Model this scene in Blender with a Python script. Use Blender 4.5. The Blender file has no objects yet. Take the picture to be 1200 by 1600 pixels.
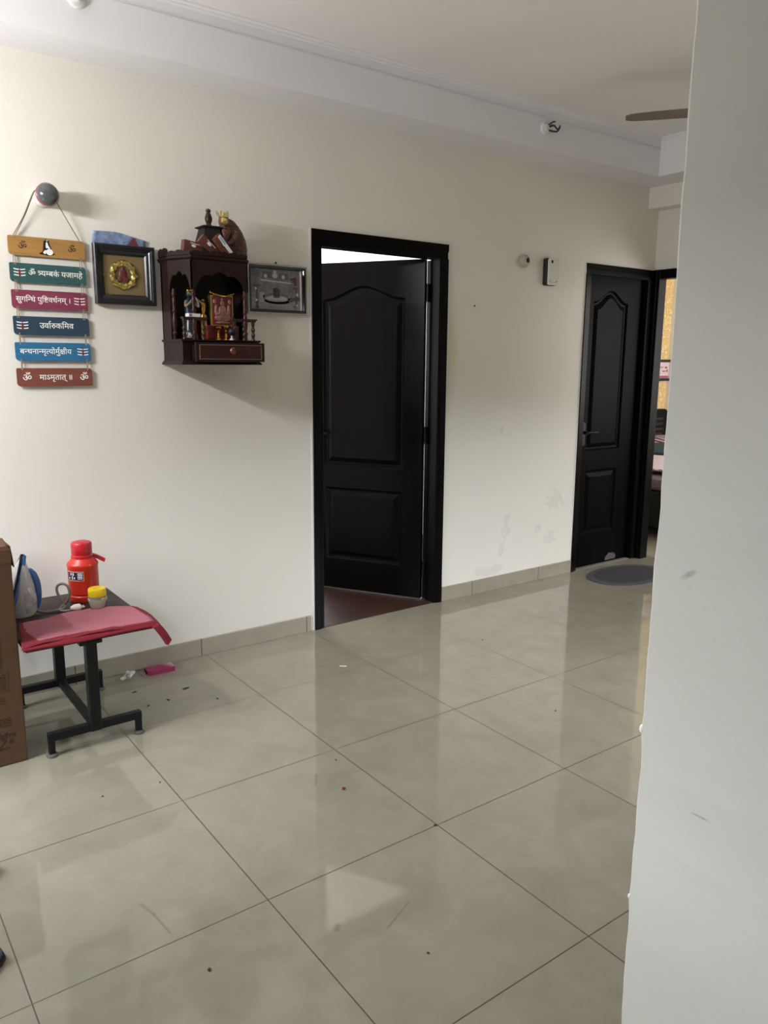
import bpy, bmesh, math, random
from mathutils import Vector, Matrix

random.seed(7)
SC = bpy.context.scene
COL = SC.collection
PI = math.pi

# ------------------------------------------------------------------ light and view settings
EXPO = 0.06
SKY = 15.0            # overcast sky
WIN0, WIN1 = -0.15, -1.1   # balcony opening in the left wall (y)
FW0, FW1 = 1.6, 3.4        # window in the wall opposite the doors (x)
PW0, PW1 = -2.3, -2.9       # unseen opening added beside the camera to brighten wall end and near floor (y)
TUBE, TUBEY = 28.0, -.8   # tube lamp on the left wall
ROOM2 = 120.0
BEDR = 60.0
FROUGH = 0.055
FSPEC = 0.7
SLIP1 = (-.620, -1.605)
SLIP2 = (-.566, -1.228)

# ------------------------------------------------------------------ camera
cam_data = bpy.data.cameras.new('camera')
cam = bpy.data.objects.new('camera', cam_data)
COL.objects.link(cam)
cam_data.sensor_fit = 'VERTICAL'
cam_data.sensor_height = 24.0
cam_data.lens = 24.0 * 1222.0 / 1600.0
cam_data.clip_start = 0.02
RGT = Vector((0.80640, -0.59132, 0.00739))
UPV = Vector((0.10693, 0.15808, 0.98162))
FWD = Vector((0.58162, 0.79079, -0.19071))
cam.matrix_world = Matrix(((RGT.x, UPV.x, -FWD.x, -0.8695),
                           (RGT.y, UPV.y, -FWD.y, -3.4871),
                           (RGT.z, UPV.z, -FWD.z, 1.4429),
                           (0, 0, 0, 1)))
SC.camera = cam

# ------------------------------------------------------------------ view, world, lights
SC.view_settings.view_transform = 'Standard'
SC.view_settings.look = 'None'
SC.view_settings.exposure = EXPO
SC.view_settings.gamma = 1.0
SC.view_settings.use_curve_mapping = False

world = bpy.data.worlds.new('overcast_sky')
SC.world = world
world.use_nodes = True
wt = world.node_tree
wt.nodes.clear()
wo = wt.nodes.new('ShaderNodeOutputWorld')
wb = wt.nodes.new('ShaderNodeBackground')
wc = wt.nodes.new('ShaderNodeTexCoord')
ws = wt.nodes.new('ShaderNodeSeparateXYZ')
wr = wt.nodes.new('ShaderNodeValToRGB')
wt.links.new(wc.outputs['Generated'], ws.inputs[0])
wt.links.new(ws.outputs['Z'], wr.inputs[0])
wr.color_ramp.elements[0].position = 0.24          # the houses across the street end here
wr.color_ramp.elements[0].color = (0.02, 0.02, 0.02, 1)
wr.color_ramp.elements[1].position = 0.29
wr.color_ramp.elements[1].color = (0.88, 0.94, 1.0, 1)
wt.links.new(wr.outputs[0], wb.inputs['Color'])
wb.inputs['Strength'].default_value = SKY
wt.links.new(wb.outputs[0], wo.inputs['Surface'])


def area(name, loc, rot, sx, sy, power, color=(1, 1, 1), portal=False):
    d = bpy.data.lights.new(name, 'AREA')
    d.shape = 'RECTANGLE'
    d.size, d.size_y = sx, sy
    d.energy = power
    d.color = color
    if portal:
        d.cycles.is_portal = True
    o = bpy.data.objects.new(name, d)
    o.location = loc
    o.rotation_euler = rot
    COL.objects.link(o)
    return o


# daylight comes in through the balcony opening, the window opposite the doors and an opening added to light the passage
area('sky_portal', (-1.19, (WIN0 + WIN1) / 2, 1.065), (0, -PI / 2, 0), 2.13, abs(WIN1 - WIN0), 1, portal=True)
area('sky_portal', ((FW0 + FW1) / 2, -2.77, 1.25), (PI / 2, 0, 0), FW1 - FW0, 1.7, 1, portal=True)
area('sky_portal', (-1.19, (PW0 + PW1) / 2, 1.55), (0, -PI / 2, 0), 1.1, PW0 - PW1, 1, portal=True)
# tube lamp high on the left wall, out of the picture
area('tube_lamp_light', (-1.13, TUBEY, 2.11), (0, -PI / 2, 0), .05, .5, TUBE, (.97, .98, 1.0))
# daylight of the rooms behind the two doors (their windows are out of sight)
area('side_room_window', (1.7, 3.3, 1.75), (-PI / 2, 0, 0), 2.0, 1.6, ROOM2, (0.95, 0.98, 1.0))
area('bedroom_window', (5.6, -1.9, 1.6), (PI / 2, 0, 0), 1.6, 1.5, BEDR, (1.0, 0.98, 0.95))

# ------------------------------------------------------------------ materials
def lin(c):
    c /= 255.0
    return c / 12.92 if c <= 0.04045 else ((c + 0.055) / 1.055) ** 2.4


def rgb(r, g, b):
    return (lin(r), lin(g), lin(b), 1.0)


MATS = {}


def mat(name, col, rough=0.5, metal=0.0, spec=0.5, noise=0.0, nscale=20.0, bump=0.0, bscale=200.0, trans=0.0, emit=None, estr=0.0, coat=0.0):
    if name in MATS:
        return MATS[name]
    m = bpy.data.materials.new(name)
    m.use_nodes = True
    t = m.node_tree
    p = t.nodes['Principled BSDF']
    p.inputs['Base Color'].default_value = col
    p.inputs['Roughness'].default_value = rough
    p.inputs['Metallic'].default_value = metal
    p.inputs['Specular IOR Level'].default_value = spec
    p.inputs['Coat Weight'].default_value = coat
    if trans:
        p.inputs['Transmission Weight'].default_value = trans
    if emit:
        p.inputs['Emission Color'].default_value = emit
        p.inputs['Emission Strength'].default_value = estr
    tc = t.nodes.new('ShaderNodeTexCoord')
    if noise:
        n = t.nodes.new('ShaderNodeTexNoise')
        n.inputs['Scale'].default_value = nscale
        n.inputs['Detail'].default_value = 5
        t.links.new(tc.outputs['Object'], n.inputs['Vector'])
        r = t.nodes.new('ShaderNodeValToRGB')
        r.color_ramp.elements[0].position = 0.3
        r.color_ramp.elements[1].position = 0.7
        r.color_ramp.elements[0].color = tuple(c * (1 - noise) for c in col[:3]) + (1,)
        r.color_ramp.elements[1].color = tuple(min(1, c * (1 + noise)) for c in col[:3]) + (1,)
        t.links.new(n.outputs['Fac'], r.inputs[0])
        t.links.new(r.outputs[0], p.inputs['Base Color'])
    if bump:
        n2 = t.nodes.new('ShaderNodeTexNoise')
        n2.inputs['Scale'].default_value = bscale
        n2.inputs['Detail'].default_value = 3
        t.links.new(tc.outputs['Object'], n2.inputs['Vector'])
        b = t.nodes.new('ShaderNodeBump')
        b.inputs['Strength'].default_value = bump
        b.inputs['Distance'].default_value = 0.002
        t.links.new(n2.outputs['Fac'], b.inputs['Height'])
        t.links.new(b.outputs[0], p.inputs['Normal'])
    MATS[name] = m
    return m


def math_node(t, op, a, b=None, c=None):
    n = t.nodes.new('ShaderNodeMath')
    n.operation = op
    for i, v in enumerate((a, b, c)):
        if v is None:
            continue
        if isinstance(v, (int, float)):
            n.inputs[i].default_value = v
        else:
            t.links.new(v, n.inputs[i])
    return n.outputs[0]


def wall_material():
    """Cream emulsion with a faint roller texture, rubbed and patched spots of its own."""
    m = mat('cream_wall_paint', rgb(224, 219, 209), 0.55, noise=0.018, nscale=1.6, bump=0.25, bscale=160)
    t = m.node_tree
    p = t.nodes['Principled BSDF']
    base = p.inputs['Base Color'].links[0].from_socket
    g = t.nodes.new('ShaderNodeNewGeometry')
    s = t.nodes.new('ShaderNodeSeparateXYZ')
    t.links.new(g.outputs['Position'], s.inputs[0])
    nz = t.nodes.new('ShaderNodeTexNoise')
    nz.inputs['Scale'].default_value = 22
    nz.inputs['Detail'].default_value = 4
    t.links.new(g.outputs['Position'], nz.inputs['Vector'])
    total = None
    # x, z, half width, half height of rubbed or patched places on the back wall
    for (x, z, a, b) in ((2.665, .37, .05, .05), (3.12, .53, .10, .07), (3.08, .28, .06, .06), (2.56, .13, .12, .04),
                         (2.63, .25, .03, .07), (2.96, .355, .05, .03), (2.45, .14, .05, .03), (2.68, .45, .04, .03),
                         (0.70, 1.37, .02, .02), (2.6, 1.02, .02, .03)):
        dx = math_node(t, 'MULTIPLY', math_node(t, 'SUBTRACT', s.outputs['X'], x), 1 / a)
        dz = math_node(t, 'MULTIPLY', math_node(t, 'SUBTRACT', s.outputs['Z'], z), 1 / b)
        d = math_node(t, 'ADD', math_node(t, 'MULTIPLY', dx, dx), math_node(t, 'MULTIPLY', dz, dz))
        e = math_node(t, 'SUBTRACT', 1.0, d)
        total = e if total is None else math_node(t, 'MAXIMUM', total, e)
    k = math_node(t, 'ADD', total, math_node(t, 'MULTIPLY', math_node(t, 'SUBTRACT', nz.outputs['Fac'], .55), 4.0))
    k = math_node(t, 'MULTIPLY', k, 3.0)
    k.node.use_clamp = True
    mx = t.nodes.new('ShaderNodeMix')
    mx.data_type = 'RGBA'
    t.links.new(math_node(t, 'MULTIPLY', k, 0.32), mx.inputs['Factor'])
    t.links.new(base, mx.inputs['A'])
    mx.inputs['B'].default_value = rgb(196, 190, 182)
    # yellowish old glue stain beside the open door
    dx = math_node(t, 'MULTIPLY', math_node(t, 'SUBTRACT', s.outputs['X'], 2.185), 1 / .05)
    dz = math_node(t, 'MULTIPLY', math_node(t, 'SUBTRACT', s.outputs['Z'], 1.5), 1 / .28)
    e = math_node(t, 'SUBTRACT', 1.0, math_node(t, 'ADD', math_node(t, 'MULTIPLY', dx, dx), math_node(t, 'MULTIPLY', dz, dz)))
    e.node.use_clamp = True
    mx2 = t.nodes.new('ShaderNodeMix')
    mx2.data_type = 'RGBA'
    t.links.new(math_node(t, 'MULTIPLY', e, 0.55), mx2.inputs['Factor'])
    t.links.new(mx.outputs['Result'], mx2.inputs['A'])
    mx2.inputs['B'].default_value = rgb(214, 200, 160)
    t.links.new(mx2.outputs['Result'], p.inputs['Base Color'])
    return m


def tile_material(name, ca, cb, x0, y0, size, rough, groutw=0.0032, axis='XY', grout=(66, 60, 50), spec=0.5, scuffs=()):
    m = bpy.data.materials.new(name)
    m.use_nodes = True
    t = m.node_tree
    p = t.nodes['Principled BSDF']
    g = t.nodes.new('ShaderNodeNewGeometry')
    s = t.nodes.new('ShaderNodeSeparateXYZ')
    t.links.new(g.outputs['Position'], s.inputs[0])

    def edge(sock, off):
        f = math_node(t, 'FRACT', math_node(t, 'ADD', math_node(t, 'DIVIDE', math_node(t, 'SUBTRACT', sock, off), size), 100.0))
        return math_node(t, 'MULTIPLY', math_node(t, 'MINIMUM', f, math_node(t, 'SUBTRACT', 1.0, f)), size)
    d = edge(s.outputs['X'], x0)
    if axis == 'XY':
        d = math_node(t, 'MINIMUM', d, edge(s.outputs['Y'], y0))
    joint = math_node(t, 'LESS_THAN', d, groutw / 2)
    n1 = t.nodes.new('ShaderNodeTexNoise')
    n1.inputs['Scale'].default_value = 7
    n1.inputs['Detail'].default_value = 9
    n1.inputs['Roughness'].default_value = 0.65
    n1.inputs['Distortion'].default_value = 0.6
    t.links.new(g.outputs['Position'], n1.inputs['Vector'])
    n2 = t.nodes.new('ShaderNodeTexNoise')
    n2.inputs['Scale'].default_value = 1.3
    n2.inputs['Detail'].default_value = 3
    t.links.new(g.outputs['Position'], n2.inputs['Vector'])
    mixf = math_node(t, 'ADD', math_node(t, 'MULTIPLY', n1.outputs['Fac'], .6), math_node(t, 'MULTIPLY', n2.outputs['Fac'], .4))
    r = t.nodes.new('ShaderNodeValToRGB')
    r.color_ramp.elements[0].position = 0.36
    r.color_ramp.elements[1].position = 0.64
    r.color_ramp.elements[0].color = ca
    r.color_ramp.elements[1].color = cb
    t.links.new(mixf, r.inputs[0])
    mx = t.nodes.new('ShaderNodeMix')
    mx.data_type = 'RGBA'
    t.links.new(joint, mx.inputs['Factor'])
    t.links.new(r.outputs[0], mx.inputs['A'])
    mx.inputs['B'].default_value = rgb(*grout)
    colour = mx.outputs['Result']
    for (ax, ay, bx, by, wd) in scuffs:       # scratches and shoe scuffs of their own shape
        L2 = (bx - ax) ** 2 + (by - ay) ** 2
        px, py = math_node(t, 'SUBTRACT', s.outputs['X'], ax), math_node(t, 'SUBTRACT', s.outputs['Y'], ay)
        h = math_node(t, 'ADD', math_node(t, 'MULTIPLY', px, (bx - ax) / L2), math_node(t, 'MULTIPLY', py, (by - ay) / L2))
        h.node.use_clamp = True
        dx = math_node(t, 'SUBTRACT', px, math_node(t, 'MULTIPLY', h, bx - ax))
        dy = math_node(t, 'SUBTRACT', py, math_node(t, 'MULTIPLY', h, by - ay))
        dd = math_node(t, 'SQRT', math_node(t, 'ADD', math_node(t, 'MULTIPLY', dx, dx), math_node(t, 'MULTIPLY', dy, dy)))
        k = math_node(t, 'SUBTRACT', 1.0, math_node(t, 'DIVIDE', dd, wd))
        k.node.use_clamp = True
        ms = t.nodes.new('ShaderNodeMix')
        ms.data_type = 'RGBA'
        t.links.new(math_node(t, 'MULTIPLY', math_node(t, 'MULTIPLY', k, n1.outputs['Fac']), .9), ms.inputs['Factor'])
        t.links.new(colour, ms.inputs['A'])
        ms.inputs['B'].default_value = rgb(88, 82, 68)
        colour = ms.outputs['Result']
    t.links.new(colour, p.inputs['Base Color'])
    rr = math_node(t, 'ADD', rough - .03, math_node(t, 'MULTIPLY', n1.outputs['Fac'], .06))
    rr = math_node(t, 'ADD', rr, math_node(t, 'MULTIPLY', joint, .4))
    t.links.new(rr, p.inputs['Roughness'])
    p.inputs['Specular IOR Level'].default_value = spec
    MATS[name] = m
    return m


def wood_material(name, ca, cb, rough, scale=(30, 30, 1.5), bump=0.3, spec=0.5):
    """Grain that runs along the object's local z axis."""
    m = bpy.data.materials.new(name)
    m.use_nodes = True
    t = m.node_tree
    p = t.nodes['Principled BSDF']
    tc = t.nodes.new('ShaderNodeTexCoord')
    mp = t.nodes.new('ShaderNodeMapping')
    mp.inputs['Scale'].default_value = scale
    t.links.new(tc.outputs['Object'], mp.inputs['Vector'])
    n = t.nodes.new('ShaderNodeTexNoise')
    n.inputs['Scale'].default_value = 1.0
    n.inputs['Detail'].default_value = 6
    n.inputs['Distortion'].default_value = 1.2
    t.links.new(mp.outputs[0], n.inputs['Vector'])
    r = t.nodes.new('ShaderNodeValToRGB')
    r.color_ramp.elements[0].position = 0.35
    r.color_ramp.elements[1].position = 0.65
    r.color_ramp.elements[0].color = ca
    r.color_ramp.elements[1].color = cb
    t.links.new(n.outputs['Fac'], r.inputs[0])
    t.links.new(r.outputs[0], p.inputs['Base Color'])
    b = t.nodes.new('ShaderNodeBump')
    b.inputs['Strength'].default_value = bump
    b.inputs['Distance'].default_value = 0.0015
    t.links.new(n.outputs['Fac'], b.inputs['Height'])
    t.links.new(b.outputs[0], p.inputs['Normal'])
    p.inputs['Roughness'].default_value = rough
    p.inputs['Specular IOR Level'].default_value = spec
    MATS[name] = m
    return m


M_WALL = wall_material()
M_WHITE = mat('white_ceiling_paint', rgb(234, 230, 227), 0.6, noise=0.02, nscale=2.0, bump=0.15, bscale=150)
M_BEAM = mat('white_beam_paint', rgb(226, 224, 226), 0.55, noise=0.015, nscale=2.0, bump=0.15, bscale=150)
M_PASS = mat('pale_grey_wall_paint', rgb(198, 196, 188), 0.6, noise=0.02, nscale=1.5, bump=0.1, bscale=300)
M_BROWN = mat('low_bounce_wall', rgb(146, 136, 126), 0.6, noise=0.1, nscale=2.0)  # unseen walls, toned down so they bounce less light into the hall


def smudge_wall(m, spots, colour):
    t = m.node_tree
    p = t.nodes['Principled BSDF']
    base = p.inputs['Base Color'].links[0].from_socket
    g = t.nodes.new('ShaderNodeNewGeometry')
    s = t.nodes.new('ShaderNodeSeparateXYZ')
    t.links.new(g.outputs['Position'], s.inputs[0])
    nz = t.nodes.new('ShaderNodeTexNoise')
    nz.inputs['Scale'].default_value = 90
    t.links.new(g.outputs['Position'], nz.inputs['Vector'])
    for y, z, a, b, slope in spots:
        dy = math_node(t, 'SUBTRACT', s.outputs['Y'], y)
        dz = math_node(t, 'SUBTRACT', math_node(t, 'SUBTRACT', s.outputs['Z'], z), math_node(t, 'MULTIPLY', dy, slope))
        dy, dz = math_node(t, 'DIVIDE', dy, a), math_node(t, 'DIVIDE', dz, b)
        e = math_node(t, 'SUBTRACT', 1.0, math_node(t, 'ADD', math_node(t, 'MULTIPLY', dy, dy), math_node(t, 'MULTIPLY', dz, dz)))
        e.node.use_clamp = True
        mx = t.nodes.new('ShaderNodeMix')
        mx.data_type = 'RGBA'
        t.links.new(math_node(t, 'MULTIPLY', math_node(t, 'MULTIPLY', e, nz.outputs['Fac']), .8), mx.inputs['Factor'])
        t.links.new(base, mx.inputs['A'])
        mx.inputs['B'].default_value = colour
        base = mx.outputs['Result']
    t.links.new(base, p.inputs['Base Color'])


smudge_wall(M_PASS, ((-2.826, 1.121, .016, .007, -.6), (-2.881, .738, .02, .003, 0), (-2.95, 1.55, .02, .01, 0)), rgb(104, 98, 88))
M_FLOOR = tile_material('beige_vitrified_tile', rgb(131, 125, 109), rgb(145, 139, 122), 0.0, -0.5861, 0.6, FROUGH, spec=FSPEC,
                        scuffs=((.31, -2.015, .20, -2.062, .004), (-.285, -1.602, -.272, -1.66, .008), (-.272, -1.66, -.262, -1.75, .005), (.41, -1.36, .45, -1.30, .006), (.09, -1.99, .10, -1.98, .012)))
M_SKIRT = tile_material('beige_skirting_tile', rgb(140, 132, 117), rgb(156, 147, 131), 0.577, 0, 0.6, 0.35, groutw=.004, axis='X')
M_DOOR = wood_material('espresso_moulded_door', rgb(8, 5, 6), rgb(14, 9, 10), 0.3, (42, 42, 2.2), 0.12, spec=.11)
M_DOOR2 = wood_material('black_stained_door', rgb(4, 4, 5), rgb(8, 7, 8), 0.42, (42, 42, 2.2), 0.25, spec=.04)
M_FRAME = wood_material('dark_door_frame', rgb(6, 5, 6), rgb(10, 9, 9), 0.32, (60, 60, 2), 0.15, spec=.10)
M_STEEL = mat('blackened_steel', rgb(34, 34, 36), 0.4, metal=0.8)
M_CHROME = mat('dull_chrome', rgb(170, 170, 172), 0.25, metal=1.0)
M_PUTTY = mat('white_putty', rgb(232, 230, 226), 0.7, noise=.05, nscale=60)


# ------------------------------------------------------------------ building helpers
class MB:
    """Collects shapes (in world coordinates) and links them as ONE mesh object."""

    def __init__(self):
        self.bm = bmesh.new()

    def box(self, x0, x1, y0, y1, z0, z1):
        vs = [self.bm.verts.new(c) for c in ((x0, y0, z0), (x1, y0, z0), (x1, y1, z0), (x0, y1, z0),
                                             (x0, y0, z1), (x1, y0, z1), (x1, y1, z1), (x0, y1, z1))]
        for f in ((3, 2, 1, 0), (4, 5, 6, 7), (0, 1, 5, 4), (1, 2, 6, 5), (2, 3, 7, 6), (3, 0, 4, 7)):
            self.bm.faces.new([vs[i] for i in f])
        return self

    def loft(self, rings, cap=True, closed=True):
        vr = [[self.bm.verts.new(p) for p in r] for r in rings]
        n = len(vr[0])
        for a, b in zip(vr, vr[1:]):
            for i in range(n if closed else n - 1):
                j = (i + 1) % n
                self.bm.faces.new((a[i], a[j], b[j], b[i]))
        if cap:
            self.bm.faces.new(list(reversed(vr[0])))
            self.bm.faces.new(vr[-1])
        return self

    def prism(self, pts, axis, a, b):
        """2-D outline extruded from a to b along axis; the outline's two coordinates are the other axes in xyz order."""
        def P(p, h):
            return {'x': (h, p[0], p[1]), 'y': (p[0], h, p[1]), 'z': (p[0], p[1], h)}[axis]
        return self.loft([[P(p, a) for p in pts], [P(p, b) for p in pts]])

    def lathe(self, prof, org, axis=(0, 0, 1), seg=28, cap=True):
        ax = Vector(axis).normalized()
        u = ax.orthogonal().normalized()
        v = ax.cross(u)
        o = Vector(org)
        rings = []
        for r, h in prof:
            r = max(r, 1e-5)
            rings.append([o + ax * h + (u * math.cos(2 * PI * k / seg) + v * math.sin(2 * PI * k / seg)) * r for k in range(seg)])
        return self.loft(rings, cap)

    def tube(self, pts, r, seg=8, r1=None):
        pts = [Vector(p) for p in pts]
        rings = []
        prev = None
        for i, p in enumerate(pts):
            d = (pts[min(i + 1, len(pts) - 1)] - pts[max(i - 1, 0)]).normalized()
            u = d.orthogonal().normalized() if prev is None else (prev - d * prev.dot(d)).normalized()
            prev = u
            v = d.cross(u)
            rr = r if r1 is None else r + (r1 - r) * i / (len(pts) - 1)
            rings.append([p + (u * math.cos(2 * PI * k / seg) + v * math.sin(2 * PI * k / seg)) * rr for k in range(seg)])
        return self.loft(rings)

    def ball(self, c, rx, ry=None, rz=None, seg=20, rings=12):
        ry = ry or rx
        rz = rz or rx
        mtx = Matrix.Translation(c) @ Matrix.Diagonal((rx, ry, rz, 1))
        bmesh.ops.create_uvsphere(self.bm, u_segments=seg, v_segments=rings, radius=1.0, matrix=mtx)
        return self

    def beam(self, a, b, w, h):
        """Rectangular bar from a to b, w wide sideways and h high."""
        a, b = Vector(a), Vector(b)
        d = (b - a).normalized()
        s = d.cross(Vector((0, 0, 1)))
        s = s.normalized() if s.length > 1e-4 else Vector((1, 0, 0))
        t = s.cross(d).normalized()
        R = lambda p: [p + s * x * w / 2 + t * y * h / 2 for x, y in ((-1, -1), (1, -1), (1, 1), (-1, 1))]
        return self.loft([R(a), R(b)])

    def transform(self, m):
        bmesh.ops.transform(self.bm, matrix=m, verts=self.bm.verts)
        return self

    def build(self, name, material, parent=None, bevel=0.0, smooth=False, org=None, sub=0, segs=2):
        bmesh.ops.recalc_face_normals(self.bm, faces=self.bm.faces)
        if parent is not None:
            o = Vector((0, 0, 0))
            q = parent
            while q is not None:
                o += q.location
                q = q.parent
        elif org is not None:
            o = Vector(org)
        else:
            cs = [v.co for v in self.bm.verts]
            o = Vector((sum(c.x for c in cs) / len(cs), sum(c.y for c in cs) / len(cs), min(c.z for c in cs)))
        bmesh.ops.translate(self.bm, verts=self.bm.verts, vec=-o)
        me = bpy.data.meshes.new(name)
        self.bm.to_mesh(me)
        self.bm.free()
        ob = bpy.data.objects.new(name, me)
        COL.objects.link(ob)
        me.materials.append(material)
        if parent is not None:
            ob.parent = parent
        else:
            ob.location = o
        if bevel:
            bv = ob.modifiers.new('bevel', 'BEVEL')
            bv.width = bevel
            bv.segments = segs
            bv.limit_method = 'ANGLE'
            bv.angle_limit = math.radians(40)
        if sub:
            sm = ob.modifiers.new('subdivision', 'SUBSURF')
            sm.levels = sm.render_levels = sub
        if smooth:
            for pl in me.polygons:
                pl.use_smooth = True
            if not sub and hasattr(me, 'set_sharp_from_angle'):
                me.set_sharp_from_angle(angle=math.radians(38))
        return ob


def tag(o, label, cat, group=None, kind=None):
    o['label'] = label
    o['category'] = cat
    if group:
        o['group'] = group
    if kind:
        o['kind'] = kind
    return o


def thing(name, loc, label, cat, group=None, kind=None):
    o = bpy.data.objects.new(name, None)
    o.empty_display_size = 0.05
    o.location = loc
    COL.objects.link(o)
    return tag(o, label, cat, group, kind)


def struct(mb, name, m, label, cat, **k):
    return tag(mb.build(name, m, **k), label, cat, kind='structure')


def rounded(x0, x1, z0, z1, r, n=5, corners=(1, 1, 1, 1)):
    """Outline of a rectangle with rounded corners (bl, br, tr, tl)."""
    out = []
    for (cx, cz, a0), f in zip(((x0, z0, PI), (x1, z0, 1.5 * PI), (x1, z1, 0), (x0, z1, .5 * PI)), corners):
        rr = r * f
        if rr < 1e-6:
            out.append((cx, cz))
            continue
        ox = cx + rr if cx == x0 else cx - rr
        oz = cz + rr if cz == z0 else cz - rr
        for k in range(n + 1):
            a = a0 + .5 * PI * k / n
            out.append((ox + rr * math.cos(a), oz + rr * math.sin(a)))
    return out


def spline(pts, n=8):
    """Catmull-Rom through the points."""
    P = [Vector(p) for p in pts]
    P = [P[0] * 2 - P[1]] + P + [P[-1] * 2 - P[-2]]
    out = []
    for i in range(1, len(P) - 2):
        for k in range(n):
            t = k / n
            a, b, c, d = P[i - 1], P[i], P[i + 1], P[i + 2]
            out.append(.5 * ((2 * b) + (c - a) * t + (2 * a - 5 * b + 4 * c - d) * t * t + (3 * b - a - 3 * c + d) * t ** 3))
    out.append(P[-2])
    return out


def shapes_mesh(name, contour_sets, place, material, parent, offset=0.0, depth=0.0003):
    """Filled outlines (letters, emblems). Each set of contours is filled on its own; place maps (u, v) to a world matrix."""
    bm = bmesh.new()
    for cs in contour_sets:
        cu = bpy.data.curves.new('outline', 'CURVE')
        cu.dimensions = '2D'
        cu.fill_mode = 'BOTH'
        cu.extrude = depth
        cu.offset = offset
        for c in cs:
            sp = cu.splines.new('POLY')
            sp.points.add(len(c) - 1)
            for q, pt in zip(c, sp.points):
                pt.co = (q[0], q[1], 0, 1)
            sp.use_cyclic_u = True
        ob = bpy.data.objects.new('outline', cu)
        COL.objects.link(ob)
        bpy.context.view_layer.update()
        me = bpy.data.meshes.new_from_object(ob.evaluated_get(bpy.context.evaluated_depsgraph_get()))
        bm.from_mesh(me)
        bpy.data.objects.remove(ob)
        bpy.data.curves.remove(cu)
        bpy.data.meshes.remove(me)
    bmesh.ops.transform(bm, matrix=place, verts=bm.verts)
    mb = MB()
    mb.bm.free()
    mb.bm = bm
    return mb.build(name, material, parent)
# ------------------------------------------------------------------ the setting
CEIL = 2.835
struct(MB().box(-1.35, 4.16, -4.75, 0.0, -0.06, 0.0), 'floor', M_FLOOR, 'beige vitrified tile floor of the hall', 'floor')
struct(MB().box(-1.35, 4.16, -4.75, 0.12, CEIL, CEIL + .08), 'ceiling', M_WHITE, 'plain white hall ceiling', 'ceiling')
w = MB()
w.box(-1.35, 1.233, 0, .12, -.06, CEIL).box(1.233, 2.125, 0, .12, 2.078, CEIL).box(2.125, 3.309, 0, .12, -.06, CEIL)
w.box(3.309, 4.04, 0, .12, 2.07, CEIL).box(4.04, 4.16, 0, .12, -.06, CEIL)
struct(w, 'wall_back', M_WALL, 'cream wall with the two black doors and the shrine', 'wall', org=(0, 0, 0))
w = MB()
w.box(4.04, 4.16, -2.765, -.93, -.06, CEIL).box(4.04, 4.16, -.93, 0, 2.075, CEIL)
struct(w, 'wall_right', M_WALL, 'cream end wall with the bedroom doorway beside the black door', 'wall', org=(0, 0, 0))
w = MB()
w.box(-1.35, -1.2, WIN0, .0, -.06, CEIL).box(-1.35, -1.2, PW0, WIN1, -.06, CEIL).box(-1.35, -1.2, WIN1, WIN0, 2.13, CEIL)
w.box(-1.35, -1.2, -4.6, PW1, -.06, CEIL).box(-1.35, -1.2, PW1, PW0, -.06, 1.0).box(-1.35, -1.2, PW1, PW0, 2.1, CEIL)
struct(w, 'wall_left', M_WALL, 'cream wall with the balcony opening on the left', 'wall', org=(0, 0, 0))
struct(MB().box(-1.35, .35, -4.75, -4.6, -.06, CEIL), 'wall_rear', M_BROWN, 'plain wall at the rear end of the passage', 'wall', org=(0, 0, 0))
# passage wall: a slightly uneven, chipped plaster edge
w = MB()
rings = []
rr = random.Random(3)
j = 0.0
for k in range(91):
    z = -.02 + (CEIL + .02) * k / 90
    j = .75 * j + rr.uniform(-.0016, .0016)
    chip = .010 * math.exp(-((z - .84) / .02) ** 2) + .005 * math.exp(-((z - .524) / .016) ** 2)
    y1 = -2.765 + j + chip * .4
    rings.append([(.2, -4.6, z), (.35, -4.6, z), (.35, -2.765, z), (.204, y1, z), (.2 + j * .5, y1 - .004, z)])
w.loft(rings)
wp = struct(w, 'wall_passage', M_PASS, 'pale grey wall end close by on the right with a chipped edge', 'wall', org=(0, 0, 0))
for z, s in ((.84, .62), (.524, .4)):
    MB().ball((.202, -2.764, z), .006 * s, .007 * s, .013 * s, 10, 8).build('plaster_chip', M_PUTTY, wp, smooth=True)
w = MB()
w.box(.35, FW0, -2.915, -2.765, -.06, CEIL).box(FW1, 4.16, -2.915, -2.765, -.06, CEIL).box(FW0, FW1, -2.915, -2.765, -.06, .4).box(FW0, FW1, -2.915, -2.765, 2.1, CEIL)
struct(w, 'wall_front', M_BROWN, 'unseen wall toned down to cut bounce light, with a wide window opposite the two black doors', 'wall', org=(0, 0, 0))
w = MB()
w.box(FW0, FW0 + .04, -2.87, -2.82, .4, 2.1).box(FW1 - .04, FW1, -2.87, -2.82, .4, 2.1).box(FW0 + .04, FW1 - .04, -2.87, -2.82, 2.06, 2.1).box(FW0 + .04, FW1 - .04, -2.87, -2.82, .4, .44)
struct(w, 'window_2', mat('white_aluminium', rgb(225, 225, 222), .4), 'white frame of the window opposite the black doors', 'window frame', org=((FW0 + FW1) / 2, -2.85, .4))

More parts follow.
